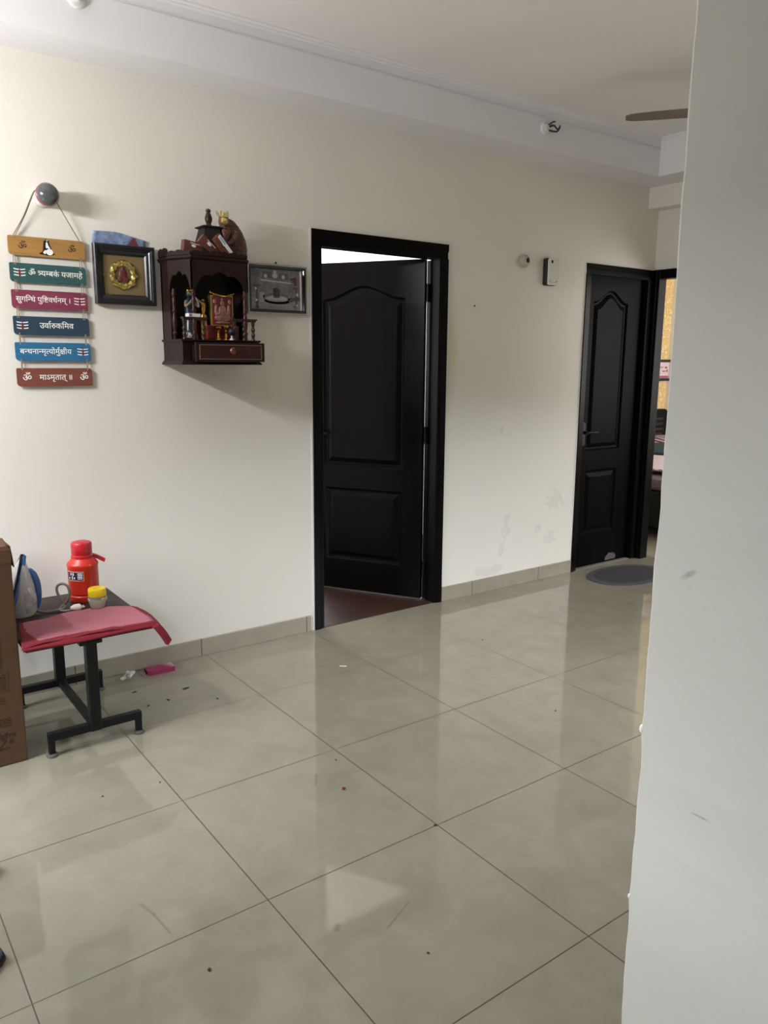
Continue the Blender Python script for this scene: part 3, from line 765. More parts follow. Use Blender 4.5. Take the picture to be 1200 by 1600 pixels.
# ------------------------------------------------------------------ lettering data (outlines of the script on the wall hanging)
GLYPHS={84:[[502,816,504,830,509,841,516,852,527,860,539,864,552,866,565,864,577,859,587,852,595,841,600,829,602,816,600,802,595,791,587,780,576,772,565,768,552,766,538,768,527,773,516,780,508,791,504,803],[759,833,740,771,714,724,682,690,644,667,601,654,553,649,506,654,465,669,427,694,393,730,364,776,339,833,408,856,427,812,446,778,468,751,493,731,522,720,555,716,591,720,619,733,642,754,659,782,674,817,686,858],[470,218,465,175,450,140,424,114,391,95,354,84,312,80,256,87,205,109,159,144,114,197,71,267,29,356,100,382,130,315,161,260,193,214,228,180,265,160,305,153,329,155,350,161,367,170,381,185,388,204,391,227,389,251,382,273,370,293,355,312,338,330,318,347,299,344,280,342,260,341,255,411,297,415,328,423,352,435,368,452,377,471,380,494,377,516,369,533,356,546,340,555,322,560,302,562,278,561,256,558,235,552,214,544,193,535,171,525,146,594,165,603,186,612,210,620,238,627,267,631,298,632,347,627,386,614,418,593,441,564,454,532,459,495,457,469,451,445,440,423,426,403,407,385,385,370,396,361,406,355,416,350,426,347,436,345,446,344,459,345,471,349,482,356,493,365,504,379,516,396,546,443,570,477,593,504,616,523,642,537,671,544,705,547,730,545,755,539,778,528,800,513,819,494,836,470,848,441,856,407,858,368,853,317,837,274,810,239,774,212,732,196,683,191,653,193,627,199,603,208,580,222,558,237,537,254,586,307,602,294,617,283,632,274,649,267,666,263,686,262,709,265,730,274,750,288,766,310,775,336,778,369,776,402,768,428,756,448,741,464,723,473,702,476,684,474,668,468,654,459,640,445,625,425,610,401,583,357,567,333,551,314,532,297,511,284,486,277,457,274,464,255,469,236]],347:[[0,622,396,622,396,551,0,551],[80,132,326,281,299,314,275,339,253,358,231,370,207,378,181,380,162,379,143,376,124,372,104,365,81,355,55,343,27,417,50,427,74,436,98,444,124,451,151,455,179,456,205,454,229,450,252,443,275,432,297,417,319,398,343,373,368,344,395,309,395,242,127,65]],51:[[595,622,595,551,491,551,491,0,410,0,410,179,390,167,368,156,343,146,315,138,285,134,253,132,196,139,148,159,108,192,75,238,52,291,38,353,76,363,107,375,130,390,147,408,157,430,160,457,159,476,155,493,148,509,140,525,132,538,123,551,0,551,0,622],[129,301,144,271,161,246,180,228,202,214,229,206,259,203,291,205,320,212,346,224,370,239,391,256,410,274,410,551,211,551,227,515,237,480,240,445,227,380,190,333]],207:[[207,321,428,321,428,250,207,250,207,213,205,193,200,177,192,166,182,157,171,153,159,151,146,152,133,157,119,164,105,173,92,183,80,196,69,209,59,223,50,237,44,252,40,265,39,278,41,290,45,300,52,308,64,316,80,320,100,321,126,321,126,551,0,551,0,622,364,622,364,551,207,551]],48:[[585,551,482,551,482,0,401,0,401,165,381,153,360,142,336,132,307,124,276,120,241,118,204,120,171,127,140,139,112,155,90,175,71,198,57,225,49,254,46,286,53,340,73,383,106,418,152,444,204,459,265,464,275,464,286,463,299,462,313,461,326,460,338,459,351,458,361,456,369,454,363,385,349,388,334,390,318,392,301,394,284,395,268,395,255,395,242,394,230,392,365,224,378,234,390,245,401,256,401,551,0,551,0,622,585,622],[127,287,131,255,142,229,160,210,185,195,212,187,242,184,254,184,265,185,276,187,288,189,298,192,308,195,168,370,145,348,131,320]],25:[[777,551,452,551,452,349,487,377,526,394,569,399,610,394,645,380,675,358,698,325,712,286,716,239,714,207,709,175,701,141,688,106,672,72,651,39,579,80,595,103,608,127,620,154,629,182,634,210,636,237,634,266,627,289,616,307,601,320,583,327,562,330,525,322,489,298,452,258,452,0,371,0,371,174,353,161,334,148,312,136,286,126,257,120,226,118,195,120,165,127,138,137,111,152,89,171,71,194,57,223,49,254,46,290,52,341,71,382,101,417,142,444,190,459,244,464,260,464,277,462,296,460,313,458,328,456,339,454,333,381,321,384,308,386,292,388,276,390,262,391,249,391,213,388,183,379,159,365,141,345,130,321,127,292,131,259,141,233,158,214,179,199,203,191,228,188,257,190,283,197,306,209,329,224,351,241,371,260,371,551,0,551,0,622,777,622]],6:[[-185,772,-183,788,-178,801,-168,813,-157,823,-144,828,-130,830,-115,828,-102,822,-91,813,-82,801,-77,787,-75,772,-77,756,-82,743,-91,731,-103,721,-116,716,-130,714,-144,716,-157,722,-168,731,-178,743,-183,757]],32:[[653,551,653,0,572,0,572,370,435,370,410,370,391,371,378,373,401,351,420,328,436,303,448,275,456,247,458,218,456,188,449,163,438,141,422,122,404,107,384,95,360,87,336,82,310,80,275,84,241,94,209,110,177,136,146,169,117,212,87,265,59,328,31,401,102,426,134,342,165,275,198,222,233,183,269,161,306,153,326,155,344,161,358,170,370,184,377,203,379,227,375,256,365,284,348,310,326,335,301,357,273,377,302,441,572,441,572,551,0,551,0,622,757,622,757,551]],66:[[170,551,170,0,89,0,89,551,0,551,0,622,273,622,273,551]],50:[[509,551,509,0,428,0,428,250,207,250,207,213,205,193,200,177,192,166,182,157,171,153,159,151,146,152,133,157,119,164,105,173,92,183,80,196,69,209,59,223,50,237,44,252,40,265,39,278,41,290,45,300,52,308,64,316,80,320,100,321,126,321,126,551,0,551,0,622,612,622,612,551],[428,551,207,551,207,321,428,321]],61:[[321,69,344,77,363,87,380,98,393,112,400,128,403,148,400,172,390,192,374,208,350,220,319,227,280,229,237,226,202,216,174,200,154,179,142,154,138,124,139,103,143,83,150,64,160,44,176,22,196,0,225,-27,260,-56,302,-89,248,-142,191,-95,145,-51,108,-9,80,35,63,81,58,130,60,155,65,177,74,198,85,217,99,233,115,248,103,261,92,276,82,292,75,311,70,330,69,352,70,370,73,386,79,400,87,413,96,424,106,433,122,443,140,452,158,458,180,462,203,464,229,465,361,465,361,551,0,551,0,622,546,622,546,551,442,551,442,394,230,394,211,394,197,393,186,391,178,388,170,385,164,381,156,372,151,360,149,347,150,334,153,322,159,312,166,301,174,292,183,284,216,293,249,298,284,300,328,298,365,291,396,279,423,263,444,245,460,224,472,201,479,178,481,153,477,116,466,84,447,57,420,34,388,16,348,2]],75:[[-169,615,-183,665,-197,706,-210,740,-225,767,-240,789,-256,804,-274,815,-294,821,-315,823,-329,822,-342,821,-354,818,-365,815,-375,812,-385,809,-409,882,-381,890,-351,894,-318,896,-283,893,-252,885,-224,870,-199,849,-175,820,-154,784,-132,736,-113,681,-94,615]],60:[[587,551,587,0,506,0,506,266,486,261,467,257,448,254,427,252,405,251,380,251,351,252,322,254,292,258,261,264,235,270,212,277,198,268,183,260,167,253,197,217,228,182,264,146,302,109,340,75,380,42,326,-12,289,21,254,54,220,87,188,120,159,151,133,181,109,209,89,234,73,256,60,276,51,292,46,305,42,317,41,329,40,340,42,353,47,365,55,376,67,386,84,391,104,393,120,392,135,388,148,382,160,373,171,362,181,350,194,364,203,380,210,398,214,419,216,438,217,458,216,478,215,496,212,512,209,527,205,540,201,551,0,551,0,622,691,622,691,551],[369,322,395,322,418,324,440,326,462,329,484,334,506,339,506,551,281,551,286,539,289,526,293,511,296,495,297,477,298,458,297,431,294,407,288,385,281,365,272,348,262,333,298,327,333,323]],69:[[-248,-12,-211,1,-174,8,-136,11,-89,7,-51,-6,-20,-28,4,-57,17,-90,22,-129,17,-168,1,-201,-24,-229,-61,-251,-105,-264,-157,-268,-220,-263,-275,-247,-324,-222,-371,-187,-414,-147,-455,-100,-394,-57,-368,-88,-344,-114,-320,-136,-296,-155,-271,-170,-246,-182,-218,-190,-188,-194,-157,-196,-97,-187,-63,-163,-51,-122,-54,-102,-62,-85,-76,-73,-93,-64,-111,-59,-131,-57,-149,-58,-165,-59,-180,-62,-194,-67,-208,-72,-222,-79]],27:[[208,551,208,234,207,218,202,204,196,193,186,185,174,180,160,178,142,180,124,187,106,199,89,214,73,231,60,250,49,270,43,289,41,308,43,323,47,335,54,345,66,353,82,357,102,359,127,359,127,551,0,551,0,622,578,622,578,551,474,551,474,0,393,0,393,551]],67:[[89,551,0,551,0,622,80,622,72,637,66,653,60,669,56,687,54,705,53,724,60,773,79,815,111,849,155,876,206,891,266,896,358,887,441,862,516,820,587,762,649,694,704,615,620,615,512,733,401,801,283,824,239,821,203,811,174,794,151,772,138,745,134,714,135,694,138,677,144,662,150,647,157,634,165,622,273,622,273,551,170,551,170,0,89,0]],202:[[0,622,373,622,373,551,0,551],[204,298,204,244,202,227,198,213,190,202,179,194,167,190,153,188,136,190,119,197,102,209,85,224,69,241,56,260,45,280,39,299,37,318,39,333,43,345,50,355,62,363,78,367,98,369,385,369,385,298]],43:[[630,551,526,551,526,0,445,0,445,150,423,137,401,126,378,116,350,109,319,104,283,103,234,108,193,121,158,144,132,174,116,210,111,251,112,269,115,286,120,303,127,319,137,334,148,348,118,362,93,380,72,402,55,428,45,458,42,493,47,531,60,564,83,592,113,615,148,628,187,632,221,629,250,619,276,604,296,583,307,559,311,531,306,500,293,471,271,443,210,482,217,489,222,496,226,504,228,511,230,519,230,526,229,536,226,545,220,554,211,562,199,567,184,568,166,565,150,558,136,546,125,530,118,511,116,489,118,469,123,452,132,438,143,425,156,416,172,409,188,404,205,400,223,397,244,402,265,404,288,405,296,405,304,405,312,404,321,403,328,403,333,402,326,332,322,333,317,333,312,333,306,333,298,333,266,331,241,324,220,312,203,297,194,277,191,254,194,229,204,208,220,193,241,182,265,175,292,173,326,175,356,183,382,194,406,210,427,227,445,245,445,551,383,551,383,622,630,622]],46:[[479,551,479,0,398,0,398,191,378,179,357,168,335,159,310,152,284,147,254,146,228,148,204,152,182,160,161,170,143,181,128,194,113,213,100,234,91,258,84,285,80,319,79,358,79,551,0,551,0,622,583,622,583,551],[398,551,160,551,160,369,160,343,161,322,163,304,165,289,169,276,172,266,177,256,183,248,190,240,209,227,233,220,263,217,290,219,314,226,338,236,361,250,380,264,398,280]],562:[[316,0,273,2,233,8,197,18,164,32,136,50,113,74,96,103,85,136,82,175,89,219,109,255,143,286,126,303,112,321,100,341,91,364,86,391,84,420,84,551,0,551,0,622,599,622,599,551,495,551,495,334,430,272,376,272,338,271,305,270,278,267,253,263,232,256,212,248,184,229,167,203,162,171,164,147,171,128,183,112,199,99,217,90,238,83,263,78,287,76,313,75,347,77,379,81,408,88,438,99,465,110,491,123,518,47,489,35,457,24,423,14,386,6,351,2],[414,356,414,551,219,551],[164,438,165,408,169,384,176,364,185,346,198,331,214,319,254,329,298,335,346,337,164,521]],57:[[571,551,467,551,467,0,387,0,387,165,368,153,347,142,324,132,296,124,266,120,233,118,198,120,166,127,137,139,110,155,89,175,70,198,57,225,49,254,46,286,53,340,72,383,104,418,147,444,197,459,255,464,265,464,275,463,288,462,301,461,313,460,326,459,337,458,346,456,354,454,349,381,336,384,321,386,306,388,290,390,274,391,259,391,220,388,188,379,162,364,142,343,131,317,127,287,131,255,141,231,158,212,181,198,207,191,235,188,269,191,298,198,324,210,349,226,369,243,387,260,387,551,0,551,0,622,571,622]],181:[[-190,615,-204,639,-215,663,-226,688,-234,714,-238,738,-240,762,-235,804,-220,837,-196,862,-163,881,-126,892,-85,896,-64,895,-44,893,-26,890,-8,885,7,879,21,872,-1,806,-13,812,-25,817,-37,821,-50,824,-64,826,-78,827,-103,824,-123,817,-139,804,-151,788,-158,769,-160,747,-158,725,-154,703,-146,682,-136,661,-123,638,-108,615]],44:[[0,622,569,622,569,551,466,551,466,0,385,0,385,298,204,298,204,244,202,227,198,213,190,202,179,194,167,190,153,188,136,190,119,197,102,209,85,224,69,241,56,260,45,280,39,299,37,318,39,333,43,345,50,355,62,363,78,367,98,369,385,369,385,551,0,551]],81:[[-179,-44,-163,-41,-147,-40,-131,-39,-87,-42,-48,-50,-12,-64,21,-84,50,-107,78,-133,104,-163,128,-194,151,-227,94,-268,60,-219,27,-180,-6,-150,-43,-129,-82,-117,-125,-113,-133,-113,-140,-114,-148,-114,-154,-116,-161,-117,-167,-118]],104:[[194,622,275,622,275,0,194,0]],13:[[0,622,563,622,563,551,453,551,471,523,482,495,485,464,476,408,450,363,406,328,430,305,451,280,470,254,487,223,496,189,499,152,496,120,489,92,476,68,459,47,439,30,415,17,387,7,359,2,328,0,290,4,254,14,220,30,185,56,152,89,120,130,89,182,58,243,29,313,100,338,120,287,140,242,162,200,185,163,209,132,234,108,262,89,290,78,320,74,346,76,368,82,388,92,402,109,411,131,414,160,411,187,404,212,392,236,374,259,353,280,329,301,308,297,287,295,264,294,259,364,305,368,341,377,368,390,389,409,400,433,404,463,402,483,397,500,389,516,378,530,365,541,351,551,0,551]],417:[[519,296,517,265,512,235,502,206,490,178,475,151,457,126,385,167,398,184,410,203,422,224,431,248,436,271,438,294,436,316,430,335,421,350,407,362,390,369,369,371,346,369,325,362,304,351,287,330,268,311,246,295,221,280,195,266,167,254,199,218,234,183,272,146,312,110,353,75,395,42,341,-12,302,21,265,54,230,87,196,120,166,151,138,181,113,209,92,234,75,256,62,276,52,292,46,305,43,317,41,329,40,340,42,353,47,365,55,376,67,386,84,391,104,393,120,392,135,388,148,382,160,373,171,362,181,349,205,364,224,380,238,399,248,420,254,443,256,468,255,484,254,499,251,514,247,528,243,540,239,551,0,551,0,622,577,622,577,551,320,551,329,525,334,494,336,458,336,447,335,438,334,429,353,435,372,439,392,440,426,436,456,424,482,404,503,375,515,339]],71:[[27,-233,9,-242,-10,-250,-32,-257,-55,-263,-80,-267,-106,-268,-153,-263,-192,-250,-224,-228,-247,-199,-261,-165,-266,-126,-261,-90,-246,-57,-222,-28,-186,-4,-142,11,-89,18,-82,-48,-118,-54,-145,-64,-166,-77,-181,-93,-189,-111,-192,-132,-189,-153,-181,-169,-167,-182,-149,-190,-131,-195,-111,-197,-90,-196,-72,-194,-56,-190,-38,-183,-19,-175,2,-164]],198:[[0,622,363,622,363,551,0,551],[45,242,47,265,51,286,58,305,69,323,80,338,93,351,114,366,137,378,163,388,194,394,230,398,272,399,380,399,380,328,291,328,253,327,223,325,200,322,180,317,164,309,150,299,136,283,129,263,126,237,130,204,143,173,163,142,192,110,228,76,271,40,217,-12,186,15,158,42,132,68,106,96,86,123,68,151,55,181,48,211]],79:[[170,551,170,0,89,0,89,551,0,551,0,622,273,622,273,551],[90,615,76,665,62,706,48,740,34,767,19,789,3,804,-15,815,-35,821,-56,823,-70,822,-83,821,-95,818,-106,815,-116,812,-126,809,-150,882,-122,890,-92,894,-59,896,-24,893,7,885,34,870,60,849,84,820,106,784,127,736,146,681,165,615]],179:[[623,551,623,0,542,0,542,325,520,316,498,308,476,302,450,297,421,294,390,293,357,294,327,297,298,303,271,310,247,318,225,326,196,307,172,288,153,270,139,251,131,231,128,208,129,194,132,181,138,168,147,154,159,143,174,134,194,126,218,121,247,120,254,120,262,120,269,121,266,133,264,145,263,157,265,177,272,192,283,202,297,210,312,215,328,216,354,213,374,204,391,190,403,172,411,154,413,136,412,118,407,104,400,92,391,82,379,73,365,66,377,51,390,36,402,22,416,8,431,-7,448,-24,390,-65,372,-44,355,-24,338,-4,323,17,309,35,298,53,290,52,281,51,272,50,263,50,254,50,245,50,206,52,172,59,141,70,113,86,90,105,71,126,57,152,49,177,46,205,50,240,61,270,80,296,106,320,133,342,164,361,137,381,114,403,97,426,84,451,77,478,74,507,79,541,92,570,114,596,146,616,185,628,231,632,271,629,306,619,338,603,363,580,377,551,382,515,379,484,372,457,359,434,341,412,320,392,295,373,308,370,322,368,336,366,350,365,365,364,379,364,410,365,438,369,464,374,491,383,517,396,542,411,542,551,453,551,453,622,727,622,727,551],[153,502,155,480,162,461,174,442,190,426,208,411,228,399,270,433,295,469,303,506,301,522,295,535,286,548,272,558,253,564,229,566,207,564,189,558,174,549,162,536,155,520]],68:[[-185,615,-196,638,-204,661,-211,682,-216,704,-219,726,-220,748,-215,789,-201,825,-178,854,-146,878,-107,891,-61,896,-23,893,10,883,39,868,65,844,88,815,108,778,127,733,146,681,163,622,273,622,273,551,170,551,170,0,89,0,89,551,0,551,0,622,87,622,68,686,48,737,28,776,5,803,-23,820,-57,825,-82,822,-102,814,-118,800,-130,782,-137,759,-139,733,-138,711,-135,690,-129,672,-122,653,-114,634,-105,615]],65:[[420,187,415,145,401,110,378,82,345,59,308,46,265,42,235,44,207,50,180,59,154,73,129,93,104,117,78,149,53,186,26,231,95,266,121,222,145,186,170,156,197,133,225,119,257,115,280,117,299,123,316,133,328,147,336,166,338,188,337,205,334,220,328,234,320,249,309,264,296,279,277,296,255,316,229,337,201,361,179,382,160,401,146,420,135,436,127,452,122,469,119,484,118,500,123,539,139,569,164,593,179,602,195,609,214,614,237,619,268,621,306,622,399,622,399,551,297,551,273,551,256,550,243,548,233,546,226,543,219,540,207,529,200,516,198,499,199,488,202,477,207,466,215,455,225,443,238,430,255,415,275,398,298,379,327,355,350,333,370,313,387,293,399,273,408,254,415,233,419,211]],40:[[481,551,481,0,400,0,400,328,291,328,253,327,223,325,200,322,180,317,164,309,150,299,136,283,129,263,126,237,130,204,143,173,163,142,192,110,228,76,271,40,217,-12,186,15,158,42,132,68,106,96,86,123,68,151,55,181,48,211,45,242,47,265,51,286,58,305,69,323,80,338,93,351,114,366,137,378,163,388,194,394,230,398,272,399,400,399,400,551,0,551,0,622,584,622,584,551]],105:[[414,622,495,622,495,0,414,0],[194,622,275,622,275,0,194,0]]}
LINES={'tryambakam':(6777,[(84,0,0),(347,1162,0),(51,1544,0),(207,2124,0),(48,2474,0),(25,3045,0),(6,3537,0),(51,4067,0),(32,4647,0),(66,5389,0),(50,5648,0),(61,6246,0),(75,6777,0)]),'sugandhim':(7105,[(60,0,0),(69,676,0),(27,676,0),(67,1239,0),(202,1498,0),(43,1856,0),(6,2371,0),(46,2731,0),(69,3299,0),(67,3299,0),(562,3558,0),(57,4142,0),(43,4698,0),(181,5313,0),(44,5313,0),(50,5868,0),(81,6466,0),(104,6726,0)]),'urvarukamiva':(4101,[(13,0,0),(57,548,0),(66,1104,0),(181,1363,0),(417,1363,0),(25,1926,0),(67,2688,0),(50,2947,0),(57,3545,0)]),'bandhanan':(6651,[(48,0,0),(202,571,0),(43,929,0),(44,1544,0),(66,2099,0),(202,2358,0),(50,2716,0),(71,3314,0),(198,3314,0),(51,3663,0),(79,4243,0),(50,4502,0),(69,5100,0),(181,5100,0),(179,5100,0),(68,5812,0),(51,6071,0)]),'mamritat':(4180,[(50,0,0),(66,598,0),(65,857,0),(50,1324,0),(71,1922,0),(40,1922,0),(66,2492,0),(40,2751,0),(81,3321,0),(105,3581,0)]),'om':(902,[(84,0,0)])}


def glyph_line(key, width, x, z):
    """Outlines of one line scaled to a width, its left end at x and its base line at z."""
    total, items = LINES[key]
    s = width / total
    out = []
    for g, dx, dy in items:
        out.append([[(x + (c[i] + dx) * s, z + (c[i + 1] + dy) * s) for i in range(0, len(c), 2)] for c in GLYPHS[g]])
    return out


FACE_OUT = Matrix(((1, 0, 0, 0), (0, 0, -1, 0), (0, 1, 0, 0), (0, 0, 0, 1)))   # (u, v) -> (x, z), facing -y


def on_wall(y):
    return Matrix.Translation((0, y, 0)) @ FACE_OUT


# ------------------------------------------------------------------ wall hanging
kn = thing('knob_hook', (-.02, 0, 2.068), 'round grey knob with a pink ring that carries the hanging sign boards', 'wall knob')
kc = (-.020, 0, 2.068)
MB().lathe([(.034, 0), (.036, .006), (.031, .03), (.031, .07), (.036, .085)], kc, (0, -1, 0), 32).build('stem', mat('clear_white_plastic', rgb(222, 222, 216), .25, coat=.3), kn, smooth=True)
MB().lathe([(.036, .082), (.042, .084), (.0435, .090), (.0435, .102), (.041, .104)], kc, (0, -1, 0), 36).build('ring', mat('magenta_plastic', rgb(150, 62, 92), .35), kn, smooth=True)
MB().lathe([(.041, .102)] + [(.0415 * math.cos(a), .104 + .030 * math.sin(a)) for a in [PI / 2 * k / 10 for k in range(11)]], kc, (0, -1, 0), 36).build(
    'dome', mat('grey_smoked_plastic', rgb(74, 78, 77), .25, noise=.12, nscale=60, coat=.4), kn, smooth=True)

hang_root = thing('wall_hanging', (-.018, -.012, 2.05), 'six painted wooden sign boards with script strung one below another on a cord', 'wall hanging')
M_CORD = mat('jute_cord', rgb(142, 128, 106), .85, noise=.2, nscale=300)
M_INKW = mat('white_lettering', rgb(238, 238, 232), .5)
M_INKB = mat('black_lettering', rgb(30, 26, 24), .5)
M_RED = mat('red_mark', rgb(120, 24, 34), .5)
YB = -.014
BOARDS = [((-.162, .133), 1.915, rgb(188, 138, 66), 'ochre board'), ((-.163, .131), 1.812, rgb(38, 92, 92), 'teal board'),
          ((-.164, .131), 1.709, rgb(146, 50, 84), 'magenta board'), ((-.165, .131), 1.606, rgb(24, 62, 84), 'navy board'),
          ((-.166, .131), 1.503, rgb(32, 118, 166), 'blue board'), ((-.168, .131), 1.400, rgb(140, 70, 52), 'brown board')]
BH = .074


def tripundra(cx, cz, w=.044, h=.034):
    """Three white strokes drawn with slightly lifted ends, and the drop-shaped mark over them."""
    strokes = []
    for k in (-1, 0, 1):
        z = cz + k * h * .34
        top = [(cx - w / 2 + w * i / 10, z + .0018 + .0022 * (abs(i - 5) / 5) ** 2) for i in range(11)]
        bot = [(cx - w / 2 + .001 + (w - .002) * i / 10, z - .0018 + .0022 * (abs(i - 5) / 5) ** 2) for i in range(11)]
        strokes.append([top + bot[::-1]])
    drop = [[(cx, cz + h * .72)] + [(cx + .0042 * math.cos(a), cz - .006 + .010 * math.sin(a)) for a in [PI * .25 - k * PI * 1.5 / 12 for k in range(13)]]]
    return strokes, [drop]


for i, ((x0, x1), zt, c, lab) in enumerate(BOARDS):
    W = x1 - x0
    zb = zt - BH
    pts = rounded(x0, x1, zb, zt, .010, 5, (1.5, .5, 1.3, .6))
    m = wood_material('painted_' + lab.replace(' ', '_'), tuple(v * .60 + .012 for v in c[:3]) + (1,), tuple(v * .76 + .014 for v in c[:3]) + (1,), .5, (6, 40, 90), .12)
    b = MB().prism(pts, 'y', YB - .002, YB + .002).build('board', m, hang_root, bevel=.0006)
    b['label'] = lab + ' of the hanging'
    at = lambda f: x0 + f * W
    yl = YB - .0022
    white, black, red = [], [], []
    if i == 0:
        emb = [(glyph_line('om', .034, at(.125), zb + .024), M_INKB), (glyph_line('om', .034, at(.765), zb + .024), M_INKB)]
        # seated figure in black and white: hair and shadow, then light body and drum
        black.append([[(at(u), zb + v) for u, v in ((.385, .012), (.42, .018), (.44, .024), (.445, .040), (.455, .060), (.47, .066), (.478, .062), (.488, .071), (.497, .071), (.505, .062), (.522, .066),
                                                    (.53, .052), (.55, .036), (.565, .022), (.575, .016), (.60, .013), (.575, .011), (.545, .008), (.50, .006), (.45, .009), (.42, .009))]])
        white.append([[(at(u), zb + v) for u, v in ((.478, .040), (.485, .056), (.495, .060), (.505, .055), (.512, .046), (.535, .036), (.528, .031), (.50, .036), (.485, .034))]])
        white.append([[(at(.525) + .0135 * math.cos(a), zb + .0205 + .0125 * math.sin(a)) for a in [2 * PI * k / 18 for k in range(18)]]])
        white.append([[(at(u), zb + v) for u, v in ((.44, .018), (.462, .026), (.48, .028), (.487, .018), (.47, .012), (.45, .013))]])
        white.append([[(at(u), zb + v) for u, v in ((.492, .064), (.499, .0695), (.504, .064), (.498, .0615))]])
    elif i == 5:
        white += glyph_line('mamritat', W * .44, at(.29), zb + .0265)
        emb = [(glyph_line('om', .037, at(.07), zb + .022), M_INKW), (glyph_line('om', .037, at(.825), zb + .022), M_INKW)]
    else:
        key, a, b1, tc = {1: ('tryambakam', .235, .95, .125), 2: ('sugandhim', .055, .77, .89), 3: ('urvarukamiva', .335, .785, .115), 4: ('bandhanan', .06, .735, .89)}[i]
        white += glyph_line(key, W * (b1 - a), at(a), zb + .0285)
        s, d = tripundra(at(tc), zb + .037)
        emb = [(s, M_INKW)]
        red += d
    for e_, m_ in emb:
        shapes_mesh('emblem', e_, on_wall(yl), m_, b, offset=.0002)
    if white:
        q = shapes_mesh('lettering', white, on_wall(yl), M_INKW, b, offset=.0002 if i else 0)
        if i == 0:
            q.name = 'figure_print'
            q.location.y -= .0006
    if black:
        shapes_mesh('figure_shadow_print', black, on_wall(yl), M_INKB, b, offset=.0002)
    if red:
        q = shapes_mesh('red_mark', red, on_wall(yl - .0006), M_RED, b)
# cord: two strands over the knob, then short double strands between the boards
top = BOARDS[0][1] - .008
c = MB()
c.tube(spline([(-.140, YB - .003, top), (-.139, YB - .001, top + .010), (-.10, YB - .014, top + .08), (-.062, -.040, 2.075), (-.052, -.045, 2.088), (-.036, -.048, 2.098), (-.020, -.048, 2.1015),
               (-.004, -.048, 2.098), (.010, -.045, 2.084), (.030, -.036, 2.050), (.080, YB - .012, top + .06), (.112, YB - .001, top + .010), (.113, YB - .003, top)], 4), .0022, 8)
c.tube(spline([(-.136, YB - .002, top + .002), (-.096, YB - .012, top + .08), (-.058, -.034, 2.075), (-.046, -.038, 2.090), (-.020, -.040, 2.1012), (.006, -.040, 2.09)], 4), .002, 8)
c.build('cord', M_CORD, hang_root, smooth=True)
for i in range(5):
    zb = BOARDS[i][1] - BH
    zt = BOARDS[i + 1][1]
    for x in (-.142 - .001 * i, .113):
        c = MB()
        for dx in ((-.0028, .0028) if i < 3 else (-.0004, .0022)):
            c.tube([(x + dx, YB - .003, zb + .008), (x + dx, YB, zb - .002), (x + dx * 1.4, YB, zt + .002), (x + dx, YB - .003, zt - .008)], .0016, 6)
        c.build('cord', M_CORD, hang_root, smooth=True)

# ------------------------------------------------------------------ small gold plate picture and the card behind it
M_BLACKF = mat('black_lacquer_frame', rgb(24, 26, 30), .3, coat=.2)
fr = thing('picture_frame', (.293, -.006, 1.668), 'small square black frame with a gold plate beside the sign boards', 'picture frame')


def frame_profile(x0, x1, z0, z1, wd, ys, mb, lift=()):
    """Mitred frame: rings from the outer back edge to the inner lip; ys = [(inset, y)]."""
    rings = []
    for ins, y in ys:
        rings.append([(x0 + ins, y, z0 + ins), (x1 - ins, y, z0 + ins), (x1 - ins, y, z1 - ins), (x0 + ins, y, z1 - ins)])
    mb.loft(rings, cap=False)
    return mb


FX0, FX1, FZ0, FZ1 = .163, .422, 1.668, 1.914
frame_profile(FX0, FX1, FZ0, FZ1, .04, [(.002, -.0045), (0, -.008), (0, -.034), (.004, -.038), (.014, -.038), (.017, -.034), (.022, -.034), (.026, -.030), (.036, -.026), (.042, -.020), (.042, -.012)], MB()).build('moulding', M_BLACKF, fr)
M_GOLD = mat('satin_gold', rgb(150, 130, 94), .45, metal=.6, noise=.12, nscale=15)
M_GOLD2 = mat('bright_gold', rgb(200, 180, 106), .22, metal=.9, bump=.9, bscale=140)
MB().box(FX0 + .041, FX1 - .041, -.013, -.010, FZ0 + .041, FZ1 - .041).build('backing', M_GOLD, fr)
cx, cz = .288, 1.792
wreath = MB()
rings = []
N, NS = 60, 8
for k in range(N):
    a = 2 * PI * k / N
    R = .048 + .0010 * math.cos(a * 8)
    w = .0150 + .0010 * math.cos(a * 8)
    rings.append([Vector((cx + (R + w * math.cos(q)) * math.cos(a), -.0135 - max(0, .011 * math.sin(q)) - .002 * math.sin(q * 3 + a * 10) * (1 if math.sin(q) > 0 else 0), cz + (R + w * math.cos(q)) * math.sin(a)))
                  for q in [2 * PI * s / NS for s in range(NS)]])
wreath.loft(rings + [rings[0]], cap=False)
wreath.build('wreath', M_GOLD2, fr, smooth=True)
MB().lathe([(.040, .0), (.040, .003)], (cx, -.013, cz), (0, -1, 0), 40).build('medallion', mat('dull_bronze', rgb(112, 92, 66), .5, metal=.4), fr)
relief = MB().ball((cx - .002, -.0165, cz + .002), .017, .005, .028).ball((cx - .002, -.017, cz + .026), .008, .005, .010).ball((cx + .010, -.017, cz - .018), .016, .005, .010).ball((cx - .014, -.0165, cz - .016), .010, .005, .014)
relief.build('relief', mat('dark_red_enamel', rgb(92, 40, 40), .45), fr, smooth=True)
pane_m = mat('clear_pane', (1, 1, 1, 1), .02, trans=1.0)

cd = MB()
rows = []
for k in range(13):
    s = k / 12
    x = .166 + .228 * s
    zt = 1.962 + .004 * math.sin(s * 3) - (.022 * max(0, s - .45) / .55)
    curl = .010 + .014 * (1 - s) ** 2
    rows.append([(x, -.0022 - curl * max(0, (v - 3) / 5) ** 1.5, 1.85 + (zt - 1.85) * v / 8) for v in range(9)])
cd.loft(rows, cap=False, closed=False)


